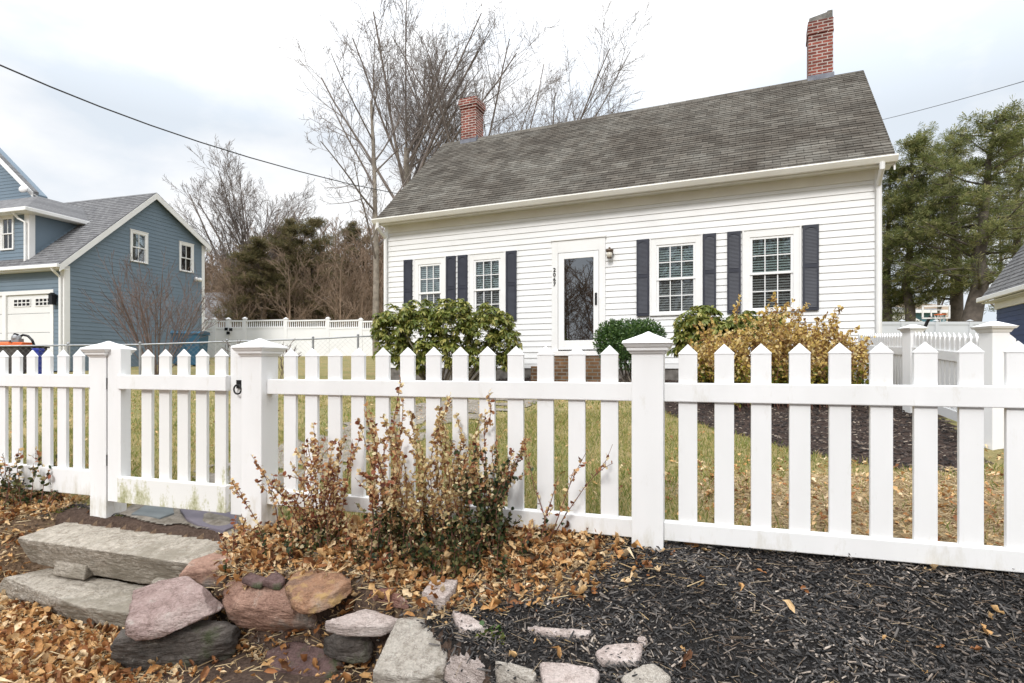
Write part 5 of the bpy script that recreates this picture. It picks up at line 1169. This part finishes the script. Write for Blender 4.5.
def rhodo(name, label, X, Y, lobes, nw, seed, L=.13, group=None, mname='rhodo'):
    rng = np.random.default_rng(seed); t = thing(name, label, 'shrub', (X, Y, float(g(X, Y))), 0, group)
    P_, Nn = lobes_points(rng, lobes, nw, .45, -.6); k_ = 9
    a = rng.uniform(0, 6.28, nw)[:, None] + np.arange(k_)[None] * 2 * np.pi / k_ * 1.618; Pn = np.repeat(P_, k_, 0); ax = Nn + np.array([0, 0, .8]); ax /= np.linalg.norm(ax, axis=1)[:, None]
    u = np.cross(ax, rng.normal(0, 1, ax.shape)); u /= np.linalg.norm(u, axis=1)[:, None]; w_ = np.cross(ax, u)
    d = u[:, None] * np.cos(a)[..., None] + w_[:, None] * np.sin(a)[..., None] + ax[:, None] * rng.uniform(-.2, .5, (nw, k_, 1)); d = d.reshape(-1, 3); d[:, 2] -= rng.uniform(.35, .95, len(d))
    n = len(d); S = np.stack([rng.uniform(.75, 1.15, n) * L, rng.uniform(.8, 1.1, n) * L * .85, np.full(n, L)], -1)
    scatter('foliage', *LEAF, Pn, flat_frame(d, rng, .35), S, M[mname], t)
    mkobj('stems', stems_in(rng, lobes, 26, (0, 0), .018), M['bark'], t); return t
Yr_ = 11.3; X, Y, _ = pt(447, 0, Yr_); m_px = F / Yr_
def lob(px, py, rpx, rzpx, X=X, Y=Yr_, dy=0): # lobes from picture position at that depth, local to the shrub base
    X_ = (px - CX) / F * Y; z_ = (HY - py) / F * Y; return (X_ - X, dy, z_ - float(g(X, Y)), rpx / F * Y, rzpx / F * Y)
rhodo('rhododendron', 'large rhododendron bush under the two left windows of the white house', X, Y,
      [lob(393, 328, 21, 23), lob(420, 322, 24, 24), lob(452, 322, 26, 24, dy=-.2), lob(487, 326, 26, 23), lob(503, 342, 18, 20), lob(395, 350, 20, 18), lob(440, 352, 26, 22, dy=-.3), lob(475, 357, 24, 20), lob(415, 362, 18, 15), lob(500, 360, 16, 14)], 1150, 1, L=.125)
Yr2 = 9.6; X, Y, _ = pt(703, 0, Yr2)
rhodo('rhododendron', 'smaller rhododendron between the boxwood and the golden shrub', X, Y,
      [lob(700, 325, 24, 20, X, Yr2), lob(692, 345, 22, 20, X, Yr2), lob(722, 335, 24, 22, X, Yr2), lob(745, 330, 22, 20, X, Yr2), lob(770, 330, 20, 18, X, Yr2)], 520, 2)
def smallleaf(name, label, X, Y, lobes, n, seed, L, m, depth=.4):
    rng = np.random.default_rng(seed); t = thing(name, label, 'shrub', (X, Y, float(g(X, Y)))); P_, Nn = lobes_points(rng, lobes, n, depth, -.7)
    d = Nn + rng.normal(0, .7, Nn.shape) + np.array([0, 0, .3]); S = np.repeat(rng.uniform(.7, 1.3, (n, 1)) * L, 3, 1)
    scatter('foliage', *LEAF2, P_, frame_from(d, rng), S, m, t); mkobj('stems', stems_in(rng, lobes, 20, (0, 0), .012), M['bark'], t)
Yb_ = 10.0; X, Y, _ = pt(628, 0, Yb_)
smallleaf('boxwood', 'clipped dark green boxwood beside the front door step', X, Y, [lob(628, 345, 30, 25, X, Yb_), lob(612, 340, 17, 19, X, Yb_), lob(645, 338, 20, 18, X, Yb_), lob(628, 360, 26, 16, X, Yb_)], 15000, 3, .05, M['box'], .5)

def leafy_stems(name, label, X, Y, seed, n, base_r, H_, lean, leafL, per_m, mats, cat='shrub', hs=None, branch=3, stemr=.004, low_frac=.4, xr=None, group=None, stem_m='red_stem', dens_top=1.0):
    """upright twiggy shrub. mats = (upper leaf material, lower leaf material)"""
    rng = np.random.default_rng(seed); zb = float(g(X, Y)); t = thing(name, label, cat, (X, Y, zb), 0, group); segs = []; Pu = []; Du = []; Pl = []; Dl = []
    for i in range(n):
        bx = rng.normal(0, base_r * .5) if xr is None else rng.uniform(-xr, xr); by = rng.normal(0, base_r * .35)
        h = H_ * rng.uniform(.45, 1.0) if hs is None else hs(bx, rng)
        a = rng.uniform(0, 6.28); d = np.array([math.cos(a) * lean * rng.uniform(.2, 1) + bx * .3, math.sin(a) * lean * rng.uniform(.2, .8), 1.]); m_ = 6; zg = float(g(X + bx, Y + by)) - zb
        p = np.array([bx, by, zg - .02]); pts2 = [p]
        for j in range(m_): d = d + rng.normal(0, .10, 3); pts2.append(pts2[-1] + d / np.linalg.norm(d) * h / m_)
        ln = [np.array(pts2)]
        for b_ in range(branch):
            j = rng.integers(1, m_); q = ln[0][j]; dd = d / np.linalg.norm(d) + rng.normal(0, .5, 3); dd[2] = abs(dd[2]) + .3; dd /= np.linalg.norm(dd); L_ = h * rng.uniform(.15, .4)
            ln.append(np.array([q, q + dd * L_ * .5, q + (dd + rng.normal(0, .12, 3)) * L_]))
        for li, P_ in enumerate(ln):
            segs.append((P_, np.linspace(stemr, stemr * .4, len(P_)) * (1 if li == 0 else .6)))
            L_ = np.linalg.norm(np.diff(P_, axis=0), axis=1).sum(); c = int(L_ * per_m * rng.uniform(.7, 1.3))
            for q_ in range(c):
                f = rng.uniform(.12, 1) * (len(P_) - 1); k_ = min(int(f), len(P_) - 2); pp = P_[k_] + (P_[k_ + 1] - P_[k_]) * (f - k_); dv = rng.normal(0, 1, 3) + np.array([0, 0, .25])
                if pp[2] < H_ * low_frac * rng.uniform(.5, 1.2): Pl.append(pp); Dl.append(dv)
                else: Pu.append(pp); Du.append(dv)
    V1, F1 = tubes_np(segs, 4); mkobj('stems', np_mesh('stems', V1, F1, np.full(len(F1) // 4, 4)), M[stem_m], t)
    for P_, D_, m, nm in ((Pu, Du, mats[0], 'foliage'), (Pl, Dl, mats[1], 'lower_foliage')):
        if not P_: continue
        P_ = np.array(P_); n_ = len(P_); S = np.repeat(rng.uniform(.6, 1.3, (n_, 1)) * leafL, 3, 1); S[:, 1] *= 1.45; scatter(nm, *LEAF, P_, frame_from(np.array(D_), rng), S, m, t)
    return t
# golden shrub
Yg = 7.6; X, Y, _ = pt(777, 0, Yg)
def hsg(bx, rng): return max(.45, (1.10 - .28 * (bx / 1.0) ** 2) * rng.uniform(.62, 1.05) * (1.22 if rng.uniform() < .10 else 1))
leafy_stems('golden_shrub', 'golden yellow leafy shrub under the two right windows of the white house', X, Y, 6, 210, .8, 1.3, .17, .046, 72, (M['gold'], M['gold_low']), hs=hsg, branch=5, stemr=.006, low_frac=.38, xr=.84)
# front shrubs in the leaf litter
FG = 'dry leaved shrubs before the front fence'
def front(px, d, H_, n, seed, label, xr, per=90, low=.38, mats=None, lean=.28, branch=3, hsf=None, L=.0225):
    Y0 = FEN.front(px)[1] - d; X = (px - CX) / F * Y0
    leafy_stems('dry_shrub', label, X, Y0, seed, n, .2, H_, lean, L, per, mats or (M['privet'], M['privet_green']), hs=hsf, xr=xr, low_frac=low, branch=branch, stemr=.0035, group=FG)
front(306, .30, .68, 22, 21, 'rusty dry shrub beside the latch post of the gate', .20, 135, .22, lean=.2)
front(384, .30, .88, 11, 22, 'tallest rusty stems, between the gate shrub and the pale bushy one', .055, 150, .28, lean=.14)
front(434, .30, .78, 28, 23, 'widest pale leaved shrub in the middle of the front row', .17, 165, .30, lean=.2, mats=(M['privet_pale'], M['privet_green']))
front(496, .25, .74, 18, 24, 'dark green and brown shrub before the fence, right of the pale one', .10, 160, .62, lean=.24)
front(545, .16, .66, 4, 25, 'sparse stems leaning right, last of the front shrubs', .03, 60, .2, lean=.6, branch=2)
front(247, .34, .40, 4, 26, 'few low rusty stems at the foot of the latch post', .05, 110, .1)
front(350, .38, .30, 18, 28, 'low spreading brown shrub between the gate shrub and the tallest stems', .30, 120, .35)
front(470, .34, .26, 18, 29, 'low dark shrub filling the gap under the pale bushy one', .28, 120, .7)
Y0 = 3.95; X = (22 - CX) / F * Y0
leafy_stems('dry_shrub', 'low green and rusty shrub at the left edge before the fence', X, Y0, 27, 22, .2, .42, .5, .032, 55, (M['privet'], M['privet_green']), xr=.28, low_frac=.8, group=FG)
# small weed with bright green leaves between stones
X, Y, _ = hit(486, 641); leafy_stems('weed', 'small bright green weed between the pale stones', X, Y, 31, 9, .05, .06, .9, .024, 130, (M['box'], M['moss']), cat='plant', branch=1, stemr=.0015, low_frac=.2)
X, Y, _ = hit(290, 664); leafy_stems('weed', 'tiny green weed before the maroon stone', X, Y, 32, 6, .04, .05, .9, .02, 120, (M['box'], M['moss']), cat='plant', branch=1, stemr=.0015, low_frac=.2)

# ------------------------------------------------------------------ stones, steps
def rockmesh(name, pts3, m, label, cat='rock', vox=.009, amp=.012, group='loose stones of the low retaining wall', seed=0, fine=.004, smooth=True, sharp=1.0):
    if amp <= .0101 and 'step' not in name: amp *= .45; sharp = .3; fine = .0016; vox = min(vox, .008)
    c = np.mean(pts3, 0); c[2] = min(p_[2] for p_ in pts3)
    bm = bmesh.new()
    for p_ in pts3: bm.verts.new(Vector(p_) - Vector(c))
    bmesh.ops.convex_hull(bm, input=bm.verts); bmesh.ops.delete(bm, geom=[v for v in bm.verts if not v.link_faces], context='VERTS')
    rj = random.Random(seed + 100)
    for q_ in range(9 if amp > .0101 else (5 if 'step' in name else 0)):
        nn = Vector((rj.uniform(-1, 1), rj.uniform(-1, 1), rj.uniform(-.6, .8) if amp > .0101 else rj.uniform(-.15, .15))).normalized()
        sup = max(v.co.dot(nn) for v in bm.verts); inf = min(v.co.dot(nn) for v in bm.verts); dcut = sup - (sup - inf) * (rj.uniform(.03, .13) if 'step' not in name else rj.uniform(.003, .012))
        r_ = bmesh.ops.bisect_plane(bm, geom=bm.verts[:] + bm.edges[:] + bm.faces[:], plane_co=nn * dcut, plane_no=nn, clear_outer=True)
        ed_ = [e_ for e_ in r_['geom_cut'] if isinstance(e_, bmesh.types.BMEdge)]
        if ed_: bmesh.ops.edgeloop_fill(bm, edges=ed_)
    bmesh.ops.recalc_face_normals(bm, faces=bm.faces)
    bmesh.ops.bevel(bm, geom=bm.edges[:], offset=(.006 if amp > .0101 else .004), segments=1, affect='EDGES', clamp_overlap=True)
    me = bpy.data.meshes.new(name); bm.to_mesh(me); bm.free(); to = bpy.data.objects.new('tmp', me); COL.objects.link(to)
    rm = to.modifiers.new('r', 'REMESH'); rm.mode = 'VOXEL'; rm.voxel_size = vox
    dg = bpy.context.evaluated_depsgraph_get(); dg.update(); m2 = bpy.data.meshes.new_from_object(to.evaluated_get(dg)); bpy.data.objects.remove(to)
    off = Vector((seed * 3.7, seed * 1.3, 0))
    nrm = [v.normal.copy() for v in m2.vertices]
    for v, nn in zip(m2.vertices, nrm):
        q = v.co + off; s1 = mnoise.noise(q * 6); s2 = mnoise.fractal(Vector((q.x * 14, q.y * 14, q.z * 40)), .7, 2.2, 5)
        st_ = (q.z * 38 + 3.0 * mnoise.noise(q * 5) + q.x * 6) % 1.0
        v.co += nn * ((st_ * .007 - .003) * sharp * (1 - abs(nn.z)))
        rid = abs(mnoise.noise(Vector((q.x * 10 + 5, q.y * 10, q.z * 24))))
        v.co += nn * (amp * s1 - amp * .9 * rid * sharp + fine * s2)
    m2.name = name; o = mkobj(name, m2, m, None, smooth, loc=tuple(c)); return tag(o, label, cat, group)
def gp(px, py, z): return ((px - CX) / F * (-z * F / (py - HY)), -z * F / (py - HY), z)
def slab(px_list, thick, zs=None, lift=.03, grow_=0):
    top = []
    for i, p_ in enumerate(px_list):
        if len(p_) == 3: top.append(gp(*p_))
        else: X, Y, z = hit(*p_); top.append((X, Y, z + lift))
    return top + [(x, y, z - thick) for x, y, z in top]
rockmesh('granite_step', [gp(14, 538, -1.06), gp(74, 519, -1.035), gp(236, 541, -1.035), gp(203, 566, -1.06), (-3.02, 3.58, -1.25), (-1.7, 3.10, -1.25), (-2.95, 3.95, -1.25), (-1.72, 3.4, -1.25)], M['granite'], 'upper grey granite step block just outside the gate', 'step', .010, .006, None, 1, .004)
rockmesh('granite_step', [gp(3, 577, -1.27), gp(50, 568, -1.27), gp(160, 588, -1.27), gp(125, 613, -1.27), gp(80, 607, -1.27), (-3.2, 3.5, -1.42), (-2.0, 2.95, -1.42), (-1.85, 3.25, -1.42), (-2.9, 3.6, -1.42)], M['granite'], 'lower grey granite step partly buried in fallen leaves', 'step', .010, .006, None, 2, .004)
rockmesh('wedge_stone', [(-2.75, 3.40, -1.26), (-2.5, 3.32, -1.26), (-2.5, 3.5, -1.26), (-2.75, 3.5, -1.26), (-2.75, 3.42, -1.18), (-2.5, 3.34, -1.18), (-2.5, 3.5, -1.18), (-2.75, 3.5, -1.18)], M['granite'], 'small wedge stone left between the two granite steps', 'stone', .01, .006, None, 3)
rockmesh('wedge_stone', [(-1.98, 3.10, -1.26), (-1.82, 3.04, -1.26), (-1.82, 3.2, -1.26), (-1.98, 3.2, -1.26), (-1.98, 3.12, -1.18), (-1.82, 3.06, -1.18), (-1.82, 3.2, -1.18), (-1.98, 3.2, -1.18)], M['granite'], 'small wedge stone under the right end of the upper granite step', 'stone', .01, .006, None, 4)
rockmesh('rock', [gp(134, 587, -1.08), gp(165, 577, -1.06), gp(194, 573, -1.05), gp(210, 589, -1.05), gp(217, 611, -1.10), gp(140, 612, -1.13), gp(126, 625, -1.16), gp(123, 642, -1.22), gp(160, 640, -1.22), gp(217, 613, -1.17), (-1.75, 2.8, -1.22), (-1.4, 2.85, -1.2)], M['r_purple'], 'large purple-grey rock on top of the dark mossy one', amp=.0105, seed=5)
rockmesh('rock', [gp(106, 640, -1.22), gp(112, 660, -1.33), gp(128, 673, -1.38), gp(165, 681, -1.42), gp(212, 656, -1.36), gp(238, 630, -1.22), gp(210, 618, -1.19), (-1.85, 2.75, -1.25), (-1.3, 2.75, -1.25), (-1.7, 2.8, -1.42), (-1.3, 2.7, -1.42)], M['r_dark'], 'dark mossy rock under the large purple one', amp=.012, seed=6)
rockmesh('rock', [gp(214, 588, -1.10), gp(234, 567, -1.07), gp(256, 574, -1.05), gp(290, 590, -1.06), gp(308, 611, -1.12), gp(216, 606, -1.15), gp(231, 628, -1.25), gp(256, 639, -1.30), gp(300, 642, -1.30), gp(325, 633, -1.27), gp(331, 610, -1.14), gp(320, 596, -1.1), (-1.25, 2.85, -1.3), (-.9, 2.75, -1.3)], M['r_pink'], 'rounded pink-brown boulder right of the purple rock', amp=.0105, seed=7)
rockmesh('rock', slab([(284, 584, -1.02), (299, 563, -1.0), (325, 565, -.99), (349, 571, -.99), (356, 586, -1.01), (347, 597, -1.03), (314, 604, -1.05), (296, 602, -1.05)], .055), M['r_rust'], 'rust-streaked flat rock resting on the pink-brown boulder', amp=.0103, seed=8)
rockmesh('rock', slab([(323, 621, -1.11), (366, 607, -1.08), (401, 618, -1.10), (380, 627, -1.12), (346, 626, -1.12)], .05), M['r_pale'], 'pale pink flat stone right of the boulder', amp=.010, seed=9)
rockmesh('rock', slab([(322, 632, -1.19), (345, 622, -1.17), (374, 634, -1.19), (368, 645, -1.21), (335, 645, -1.22)], .09), M['r_dark'], 'dark stone beneath the pale pink flat stone', amp=.0103, seed=10)
rockmesh('rock', slab([(265, 650, -1.33), (290, 639, -1.30), (330, 648, -1.29), (352, 662, -1.30), (340, 675, -1.33), (272, 672, -1.36)], .10), M['r_maroon'], 'maroon rock in the bottom soil below the boulder', amp=.0105, seed=11)
rockmesh('rock', slab([(366, 597), (391, 593), (411, 612), (388, 607)], .05, lift=.03), M['r_red'], 'small red-brown stone at the edge of the leaves', amp=.006, seed=12)
rockmesh('rock', slab([(397, 617, -1.08), (414, 615, -1.08), (449, 626, -1.09), (448, 656, -1.15), (443, 672, -1.19), (410, 678, -1.21), (372, 672, -1.21), (386, 645, -1.15)], .07), M['r_grey'], 'large flat pale grey slab at the bottom centre', amp=.010, seed=13)
rockmesh('rock', slab([(421, 604), (431, 590), (459, 590), (452, 604), (443, 611)], .09, lift=.05), M['r_pale'], 'pale triangular stone right of the small red-brown stone', amp=.006, seed=14)
rockmesh('rock', slab([(451, 616), (470, 620), (490, 634), (460, 636)], .04, lift=.025), M['r_pale'], 'pale pink wedge stone left of the green weed', amp=.005, seed=15)
rockmesh('rock', slab([(526, 630), (560, 633), (592, 634), (589, 640), (555, 641), (533, 637)], .04, lift=.02), M['r_pale'], 'long thin pale stone sunk in the dark mulch', amp=.004, seed=16)
rockmesh('rock', slab([(594, 658), (606, 650), (644, 647), (642, 658), (636, 669), (602, 669)], .03, lift=.022), M['r_pale'], 'flat pale stone in the mulch right of the long thin one', amp=.004, seed=17)
rockmesh('pebble', slab([(637, 641), (644, 641), (648, 646), (646, 650), (638, 647)], .02, lift=.02), M['r_pale'], 'small pale pebble above the flat pale stone', 'stone', amp=.002, seed=18, vox=.005)
rockmesh('rock', slab([(620, 684), (642, 672), (655, 671), (672, 684), (660, 700), (630, 700)], .04, lift=.025), M['r_grey'], 'pale grey stone cut by the bottom edge, rightmost of the stones', amp=.004, seed=19)
rockmesh('rock', slab([(443, 684), (449, 665), (468, 667), (488, 682), (470, 698), (445, 698)], .06, lift=.04), M['r_pale'], 'pink stone at the bottom edge right of the grey slab', amp=.006, seed=20)
rockmesh('rock', slab([(494, 671), (515, 672), (537, 679), (534, 695), (497, 695)], .05, lift=.03), M['r_grey'], 'grey stone at the bottom edge between two pink ones', amp=.006, seed=21)
rockmesh('rock', slab([(539, 670), (570, 672), (600, 680), (595, 697), (543, 695)], .05, lift=.03), M['r_pale'], 'pale pink stone at the bottom edge right of the grey one', amp=.006, seed=22)
rockmesh('rock', slab([(178, 574, -1.05), (192, 559, -1.02), (215, 552, -1.01), (234, 556, -1.01), (232, 566, -1.04), (206, 573, -1.06)], .09), M['r_pink'], 'pinkish stone wedged at the right end of the granite step', amp=.010, seed=23)
rockmesh('rock', slab([(241, 578, -1.04), (250, 571, -1.03), (268, 577, -1.03), (260, 585, -1.05)], .03), M['r_maroon'], 'small dark stone lying on the boulder', amp=.006, seed=24)
rockmesh('rock', slab([(262, 580, -1.03), (275, 569, -1.01), (286, 577, -1.02), (280, 585, -1.04)], .035), M['r_maroon'], 'small dark upright stone against the rust-streaked rock', amp=.006, seed=25)
# flagstones at the gate
def flag(pxs, m, label, seed):
    P_ = [hit(*p_) for p_ in pxs]; k = MB(); n = len(P_); top = [(x, y, z + .022) for x, y, z in P_]; bot = [(x, y, z - .03) for x, y, z in P_]
    k.add(top + bot, [tuple(range(n)), tuple(range(n, 2 * n))[::-1]] + [(i, n + i, n + (i + 1) % n, (i + 1) % n) for i in range(n)]); tag(k.build('flagstone', m, None, bevel=.006), label, 'flagstone', 'flagstones under the gate')
flag([(131, 517), (150, 505), (172, 503), (174, 516), (160, 521)], M['slate_blue'], 'blue-grey flagstone under the hinge side of the gate', 1)
flag([(180, 513), (184, 504), (236, 508), (238, 528), (224, 534), (198, 528), (187, 523)], M['slate_purple'], 'purple-grey flagstone under the latch side of the gate', 2)
fp = [hit(px, py) for px, py in ((118, 515), (140, 500), (240, 500), (244, 530), (232, 540), (195, 535), (150, 526))]
fpoly = [p_[:2] for p_ in fp]; gx, gy = np.meshgrid(np.arange(-3, -1.3, .015), np.arange(3.2, 4.4, .015)); ii = np.arange(gx.size).reshape(gx.shape)
q = np.stack([ii[:-1, :-1], ii[:-1, 1:], ii[1:, 1:], ii[1:, :-1]], -1).reshape(-1, 4); q = q[poly_in((gx[:-1, :-1] + .0075).ravel(), (gy[:-1, :-1] + .0075).ravel(), fpoly) & (g(gx[:-1, :-1], gy[:-1, :-1] - .03).ravel() > -1.012)]
pm = np_mesh('path', np.stack([gx, gy, g(gx, gy) + .010], -1).reshape(-1, 3), q.ravel(), np.full(len(q), 4))
bm = bmesh.new(); bm.from_mesh(pm); bmesh.ops.delete(bm, geom=[v for v in bm.verts if not v.link_faces], context='VERTS'); bm.to_mesh(pm); bm.free()
tag(mkobj('path', pm, M['path'], smooth=True), kind='structure')

# ------------------------------------------------------------------ ground cover
def rejection(rng, n, x0, x1, y0, y1, dens):
    X = rng.uniform(x0, x1, n); Y = rng.uniform(y0, y1, n); keep = rng.uniform(0, 1, n) < dens(X, Y); return X[keep], Y[keep]
def inview(X, Y, m=40): px = CX + F * X / np.maximum(Y, .1); return (px > -m) & (px < 1024 + m)
def step_mask(X, Y):
    px = CX + F * X / Y; return ~(poly_in(X, Y, [gp(14, 537, -1.08)[:2], gp(74, 520, -1.06)[:2], gp(233, 543, -1.06)[:2], gp(203, 566, -1.08)[:2]]) | poly_in(X, Y, [gp(8, 577, -1.27)[:2], gp(50, 568, -1.27)[:2], gp(160, 588, -1.27)[:2], gp(125, 611, -1.27)[:2]]) | poly_in(X, Y, [p_[:2] for p_ in fp]))
rng = np.random.default_rng(77)
# dark mulch chips
def dm(X, Y):
    d = (fenceY(X) - Y) * .952; ed = np.interp(X, EX, EY) - Y
    return ((d > -.05) & (ed < .12 + .0 * X) & inview(X, Y) & step_mask(X, Y)) * (1 - .85 * leafy(X, Y)) * np.where((X < -1.75), .6, 1)
X, Y = rejection(rng, 190000, -3.2, 2.6, 1.0, 4.1, dm); n = len(X)
S = np.stack([rng.uniform(.008, .028, n) * rng.choice([.5, 1, 1, 1.9], n), rng.uniform(.002, .009, n), rng.uniform(.0015, .005, n)], -1); Z = g(X, Y) + rng.uniform(0, .016, n)
tag(scatter('mulch_chips', *CHIP, np.stack([X, Y, Z], -1), rotm(rng, n, .75), S, M['chip']), 'dark brown-black shredded bark mulch before the front fence', 'mulch', kind='stuff'); print('chips', n)
# pale twigs and needles over the mulch
X, Y = rejection(rng, 5200, -1.6, 2.6, 1.2, 3.6, dm); n = len(X); S = np.stack([rng.uniform(.02, .09, n) * rng.choice([.5, 1, 1.3], n), np.full(n, .0014), np.full(n, .0016)], -1)
tag(scatter('dry_straw', *CHIP, np.stack([X, Y, g(X, Y) + .014], -1), rotm(rng, n, .15), S, M['straw']), 'dry pine straw strewn over the dark mulch', 'pine straw', kind='stuff')
# brown mulch beds by the house
def db(X, Y): return poly_in(X, Y, BED) * inview(X, Y) * np.where(Y < 7, 1, .45)
X, Y = rejection(rng, 110000, -6, 6, 3, 15, db); n = len(X); sc_ = rng.uniform(.015, .045, n)
tag(scatter('bed_mulch', *CHIP, np.stack([X, Y, g(X, Y) + .006], -1), rotm(rng, n, .4), np.stack([sc_, sc_ * .35, sc_ * .2], -1), M['chip_far']), 'brown bark mulch in the bed along the white house', 'mulch', kind='stuff'); print('bed', n)
# fallen leaves
def dl(X, Y):
    d = (fenceY(X) - Y) * .952; ed = np.interp(X, EX, EY) - Y
    base = np.where(d > -.1, leafy(X, Y), 0); soil = ((ed > 0) & (X > -1.7) & (X < .2)) * .05
    return np.maximum(base, np.maximum(soil, .008 * (d > 0))) * inview(X, Y) * np.where(step_mask(X, Y), 1, .01)
X, Y = rejection(rng, 72000, -4.6, 2.2, 1.4, 4.4, dl); n = len(X); s = rng.uniform(.016, .055, n) * rng.choice([.7, 1, 1.35], n); S = np.stack([s, s * rng.uniform(.5, 1.0, n), s * rng.uniform(.8, 3.2, n)], -1)
dd = (fenceY(X) - Y) * .952; heap = .05 * np.exp(-((X + .45) / .8) ** 2 - ((dd - .22) / .25) ** 2)
Z = g(X, Y) + rng.uniform(0, 1, n) ** 1.3 * (.025 + heap)
tag(scatter('leaf_litter', *OAK, np.stack([X, Y, Z], -1), rotm(rng, n, .9), S, M['litter']), 'brown fallen leaves drifted round the front shrubs and steps', 'fallen leaves', kind='stuff'); print('leaves', n)
X, Y = rejection(rng, 7000, -4.6, 1.2, 1.4, 4.4, dl); n = len(X); s = rng.uniform(.035, .07, n); S = np.stack([s, s * rng.uniform(.6, 1.1, n), s * rng.uniform(2, 5, n)], -1)
tag(scatter('leaf_litter', *LEAF, np.stack([X, Y, g(X, Y) + rng.uniform(.01, .04, n)], -1), rotm(rng, n, .9), S, M['litter']), 'long curled dead leaves lying loose over the leaf drift', 'fallen leaves', kind='stuff')
X, Y = rejection(rng, 52000, -4.6, 1, 1.4, 4.4, lambda X, Y: dl(X, Y) * 1.0); n = len(X); S = np.stack([rng.uniform(.02, .09, n), np.full(n, .003), np.full(n, .003)], -1)
tag(scatter('dry_thatch', *CHIP, np.stack([X, Y, g(X, Y) + rng.uniform(.0, .02, n)], -1), rotm(rng, n, .3), S, M['litter_thatch']), 'dry grass stems and needles among the fallen leaves', 'thatch', kind='stuff')
X, Y = rejection(rng, 60000, .6, 4, 1.8, 4.2, lambda X, Y: (((fenceY(X) - Y) * .952 < -.08) & inview(X, Y)) * sst(.9, 1.6, X) * sst(4.1, 3.5, Y)); n = len(X); S = np.stack([rng.uniform(.02, .06, n), np.full(n, .0025), np.full(n, .0025)], -1)
tag(scatter('dead_grass', *CHIP, np.stack([X, Y, g(X, Y) + rng.uniform(.0, .012, n)], -1), rotm(rng, n, .4), S, M['litter_thatch']), 'flattened straw coloured dead grass inside the right part of the fence', 'thatch', kind='stuff')
# leaves on the lawn to the right and sprinkled over the yard
def dy(X, Y):
    d = -(fenceY(X) - Y) * .952; return ((d > .08) & inview(X, Y) & ~poly_in(X, Y, BED)) * (.06 + .9 * sst(.7, 1.4, X) * sst(5, 3, Y))
X, Y = rejection(rng, 60000, -8, 5, 2, 11, dy); n = len(X); s = rng.uniform(.02, .05, n); S = np.stack([s, s * .9, s * 1.2], -1)
tag(scatter('lawn_leaves', *OAK, np.stack([X, Y, g(X, Y) + .012], -1), rotm(rng, n, .6), S, M['litter']), 'brown leaves sprinkled over the front lawn', 'fallen leaves', kind='stuff')
# grass
BL = ([(-.5, 0, 0), (.5, 0, 0), (.25, .25, .6), (0, .6, 1)], [(0, 1, 2), (0, 2, 3)])
def patchy(X, Y): return .55 + .45 * np.sin(X * 1.7 + np.sin(Y * 1.3) * 2) * np.sin(Y * 1.1 + X * .6)
def dg_(X, Y):
    d = -(fenceY(X) - Y) * .952; return ((d > .07) & inview(X, Y) & ~poly_in(X, Y, fpoly) & ~poly_in(X, Y, BED) & ~(poly_in(X, Y, WALK) & (mnp(X, Y) > -.35) & (rng.uniform(0, 1, np.shape(X)) < .88))) * np.clip(1 - .75 * sst(.8, 1.8, X) * sst(5, 3, Y), 0, 1) * np.clip(patchy(X, Y) + .35, .25, 1)
parts = []
X1_, Y1_ = rejection(rng, 190000, -5.5, 3.5, 2, 7, dg_); X2_, Y2_ = rejection(rng, 60000, -11, 4, 7, 13, dg_)
X = np.concatenate([X1_, X2_]); Y = np.concatenate([Y1_, Y2_]); n = len(X); h = rng.uniform(.012, .045, n) * rng.choice([.7, 1, 1.6], n); w_ = np.where(Y < 7, .0045, .011)
S = np.stack([w_, h * .8, h], -1)
tag(scatter('grass', *BL, np.stack([X, Y, g(X, Y)], -1), rotm(rng, n, .35), S, M['blade']), 'green and straw coloured winter lawn grass', 'grass', kind='stuff'); print('grass', n)
# moss and grass tufts round the steps and gate
def dmm(X, Y): return inview(X, Y) * step_mask(X, Y) * (np.abs((fenceY(X) - Y) * .952 - .10) < .10) * ((X > -3.1) & (X < -1.45))
X, Y = rejection(rng, 16000, -3.1, -1.45, 3.2, 4.0, dmm); n = len(X); h = rng.uniform(.005, .018, n)
tag(scatter('moss', *BL, np.stack([X, Y, g(X, Y)], -1), rotm(rng, n, .6), np.stack([h * .5, h, h], -1), M['moss']), 'yellow-green moss edging the flagstones by the gate', 'moss', kind='stuff')

# ------------------------------------------------------------------ overhead cables
def cable(pxs, p0, p1, r, label, nm='overhead_cable'):
    """cable hanging in a vertical plane between plan points p0 and p1"""
    P_ = []
    for px, py in pxs:
        k_ = (px - CX) / F; d = (p1[0] - p0[0], p1[1] - p0[1]); t = (k_ * p0[1] - p0[0]) / (d[0] - k_ * d[1]); Y = p0[1] + d[1] * t; P_.append((p0[0] + d[0] * t, Y, (HY - py) / F * Y))
    k = MB(); k.tube(P_, r, 6); tag(k.build(nm, M['wire'], None, smooth=True), label, 'cable', 'overhead cables')
def quad(p0, p1, p2, n=16):
    return [(p0[0] * (1 - t) ** 2 + 2 * p1[0] * t * (1 - t) + p2[0] * t * t, p0[1] * (1 - t) ** 2 + 2 * p1[1] * t * (1 - t) + p2[1] * t * t) for t in [i / n for i in range(n + 1)]]
cable([(-140, -12), (-60, 34), (0, 65), (50, 86.5), (100, 106.5), (150, 125), (200, 142), (250, 157.5), (300, 171.5), (350, 184), (402, 194.5)], pt(0, 0, 9)[:2], pt(402, 0, 20)[:2], .013, 'dark cable sagging from the upper left to the corner of the white house')
cable(quad((870, 122.5), (960, 102), (1140, 46)), pt(880, 0, 24)[:2], pt(1100, 0, 14)[:2], .010, 'thin pale cable crossing the sky right of the white house')
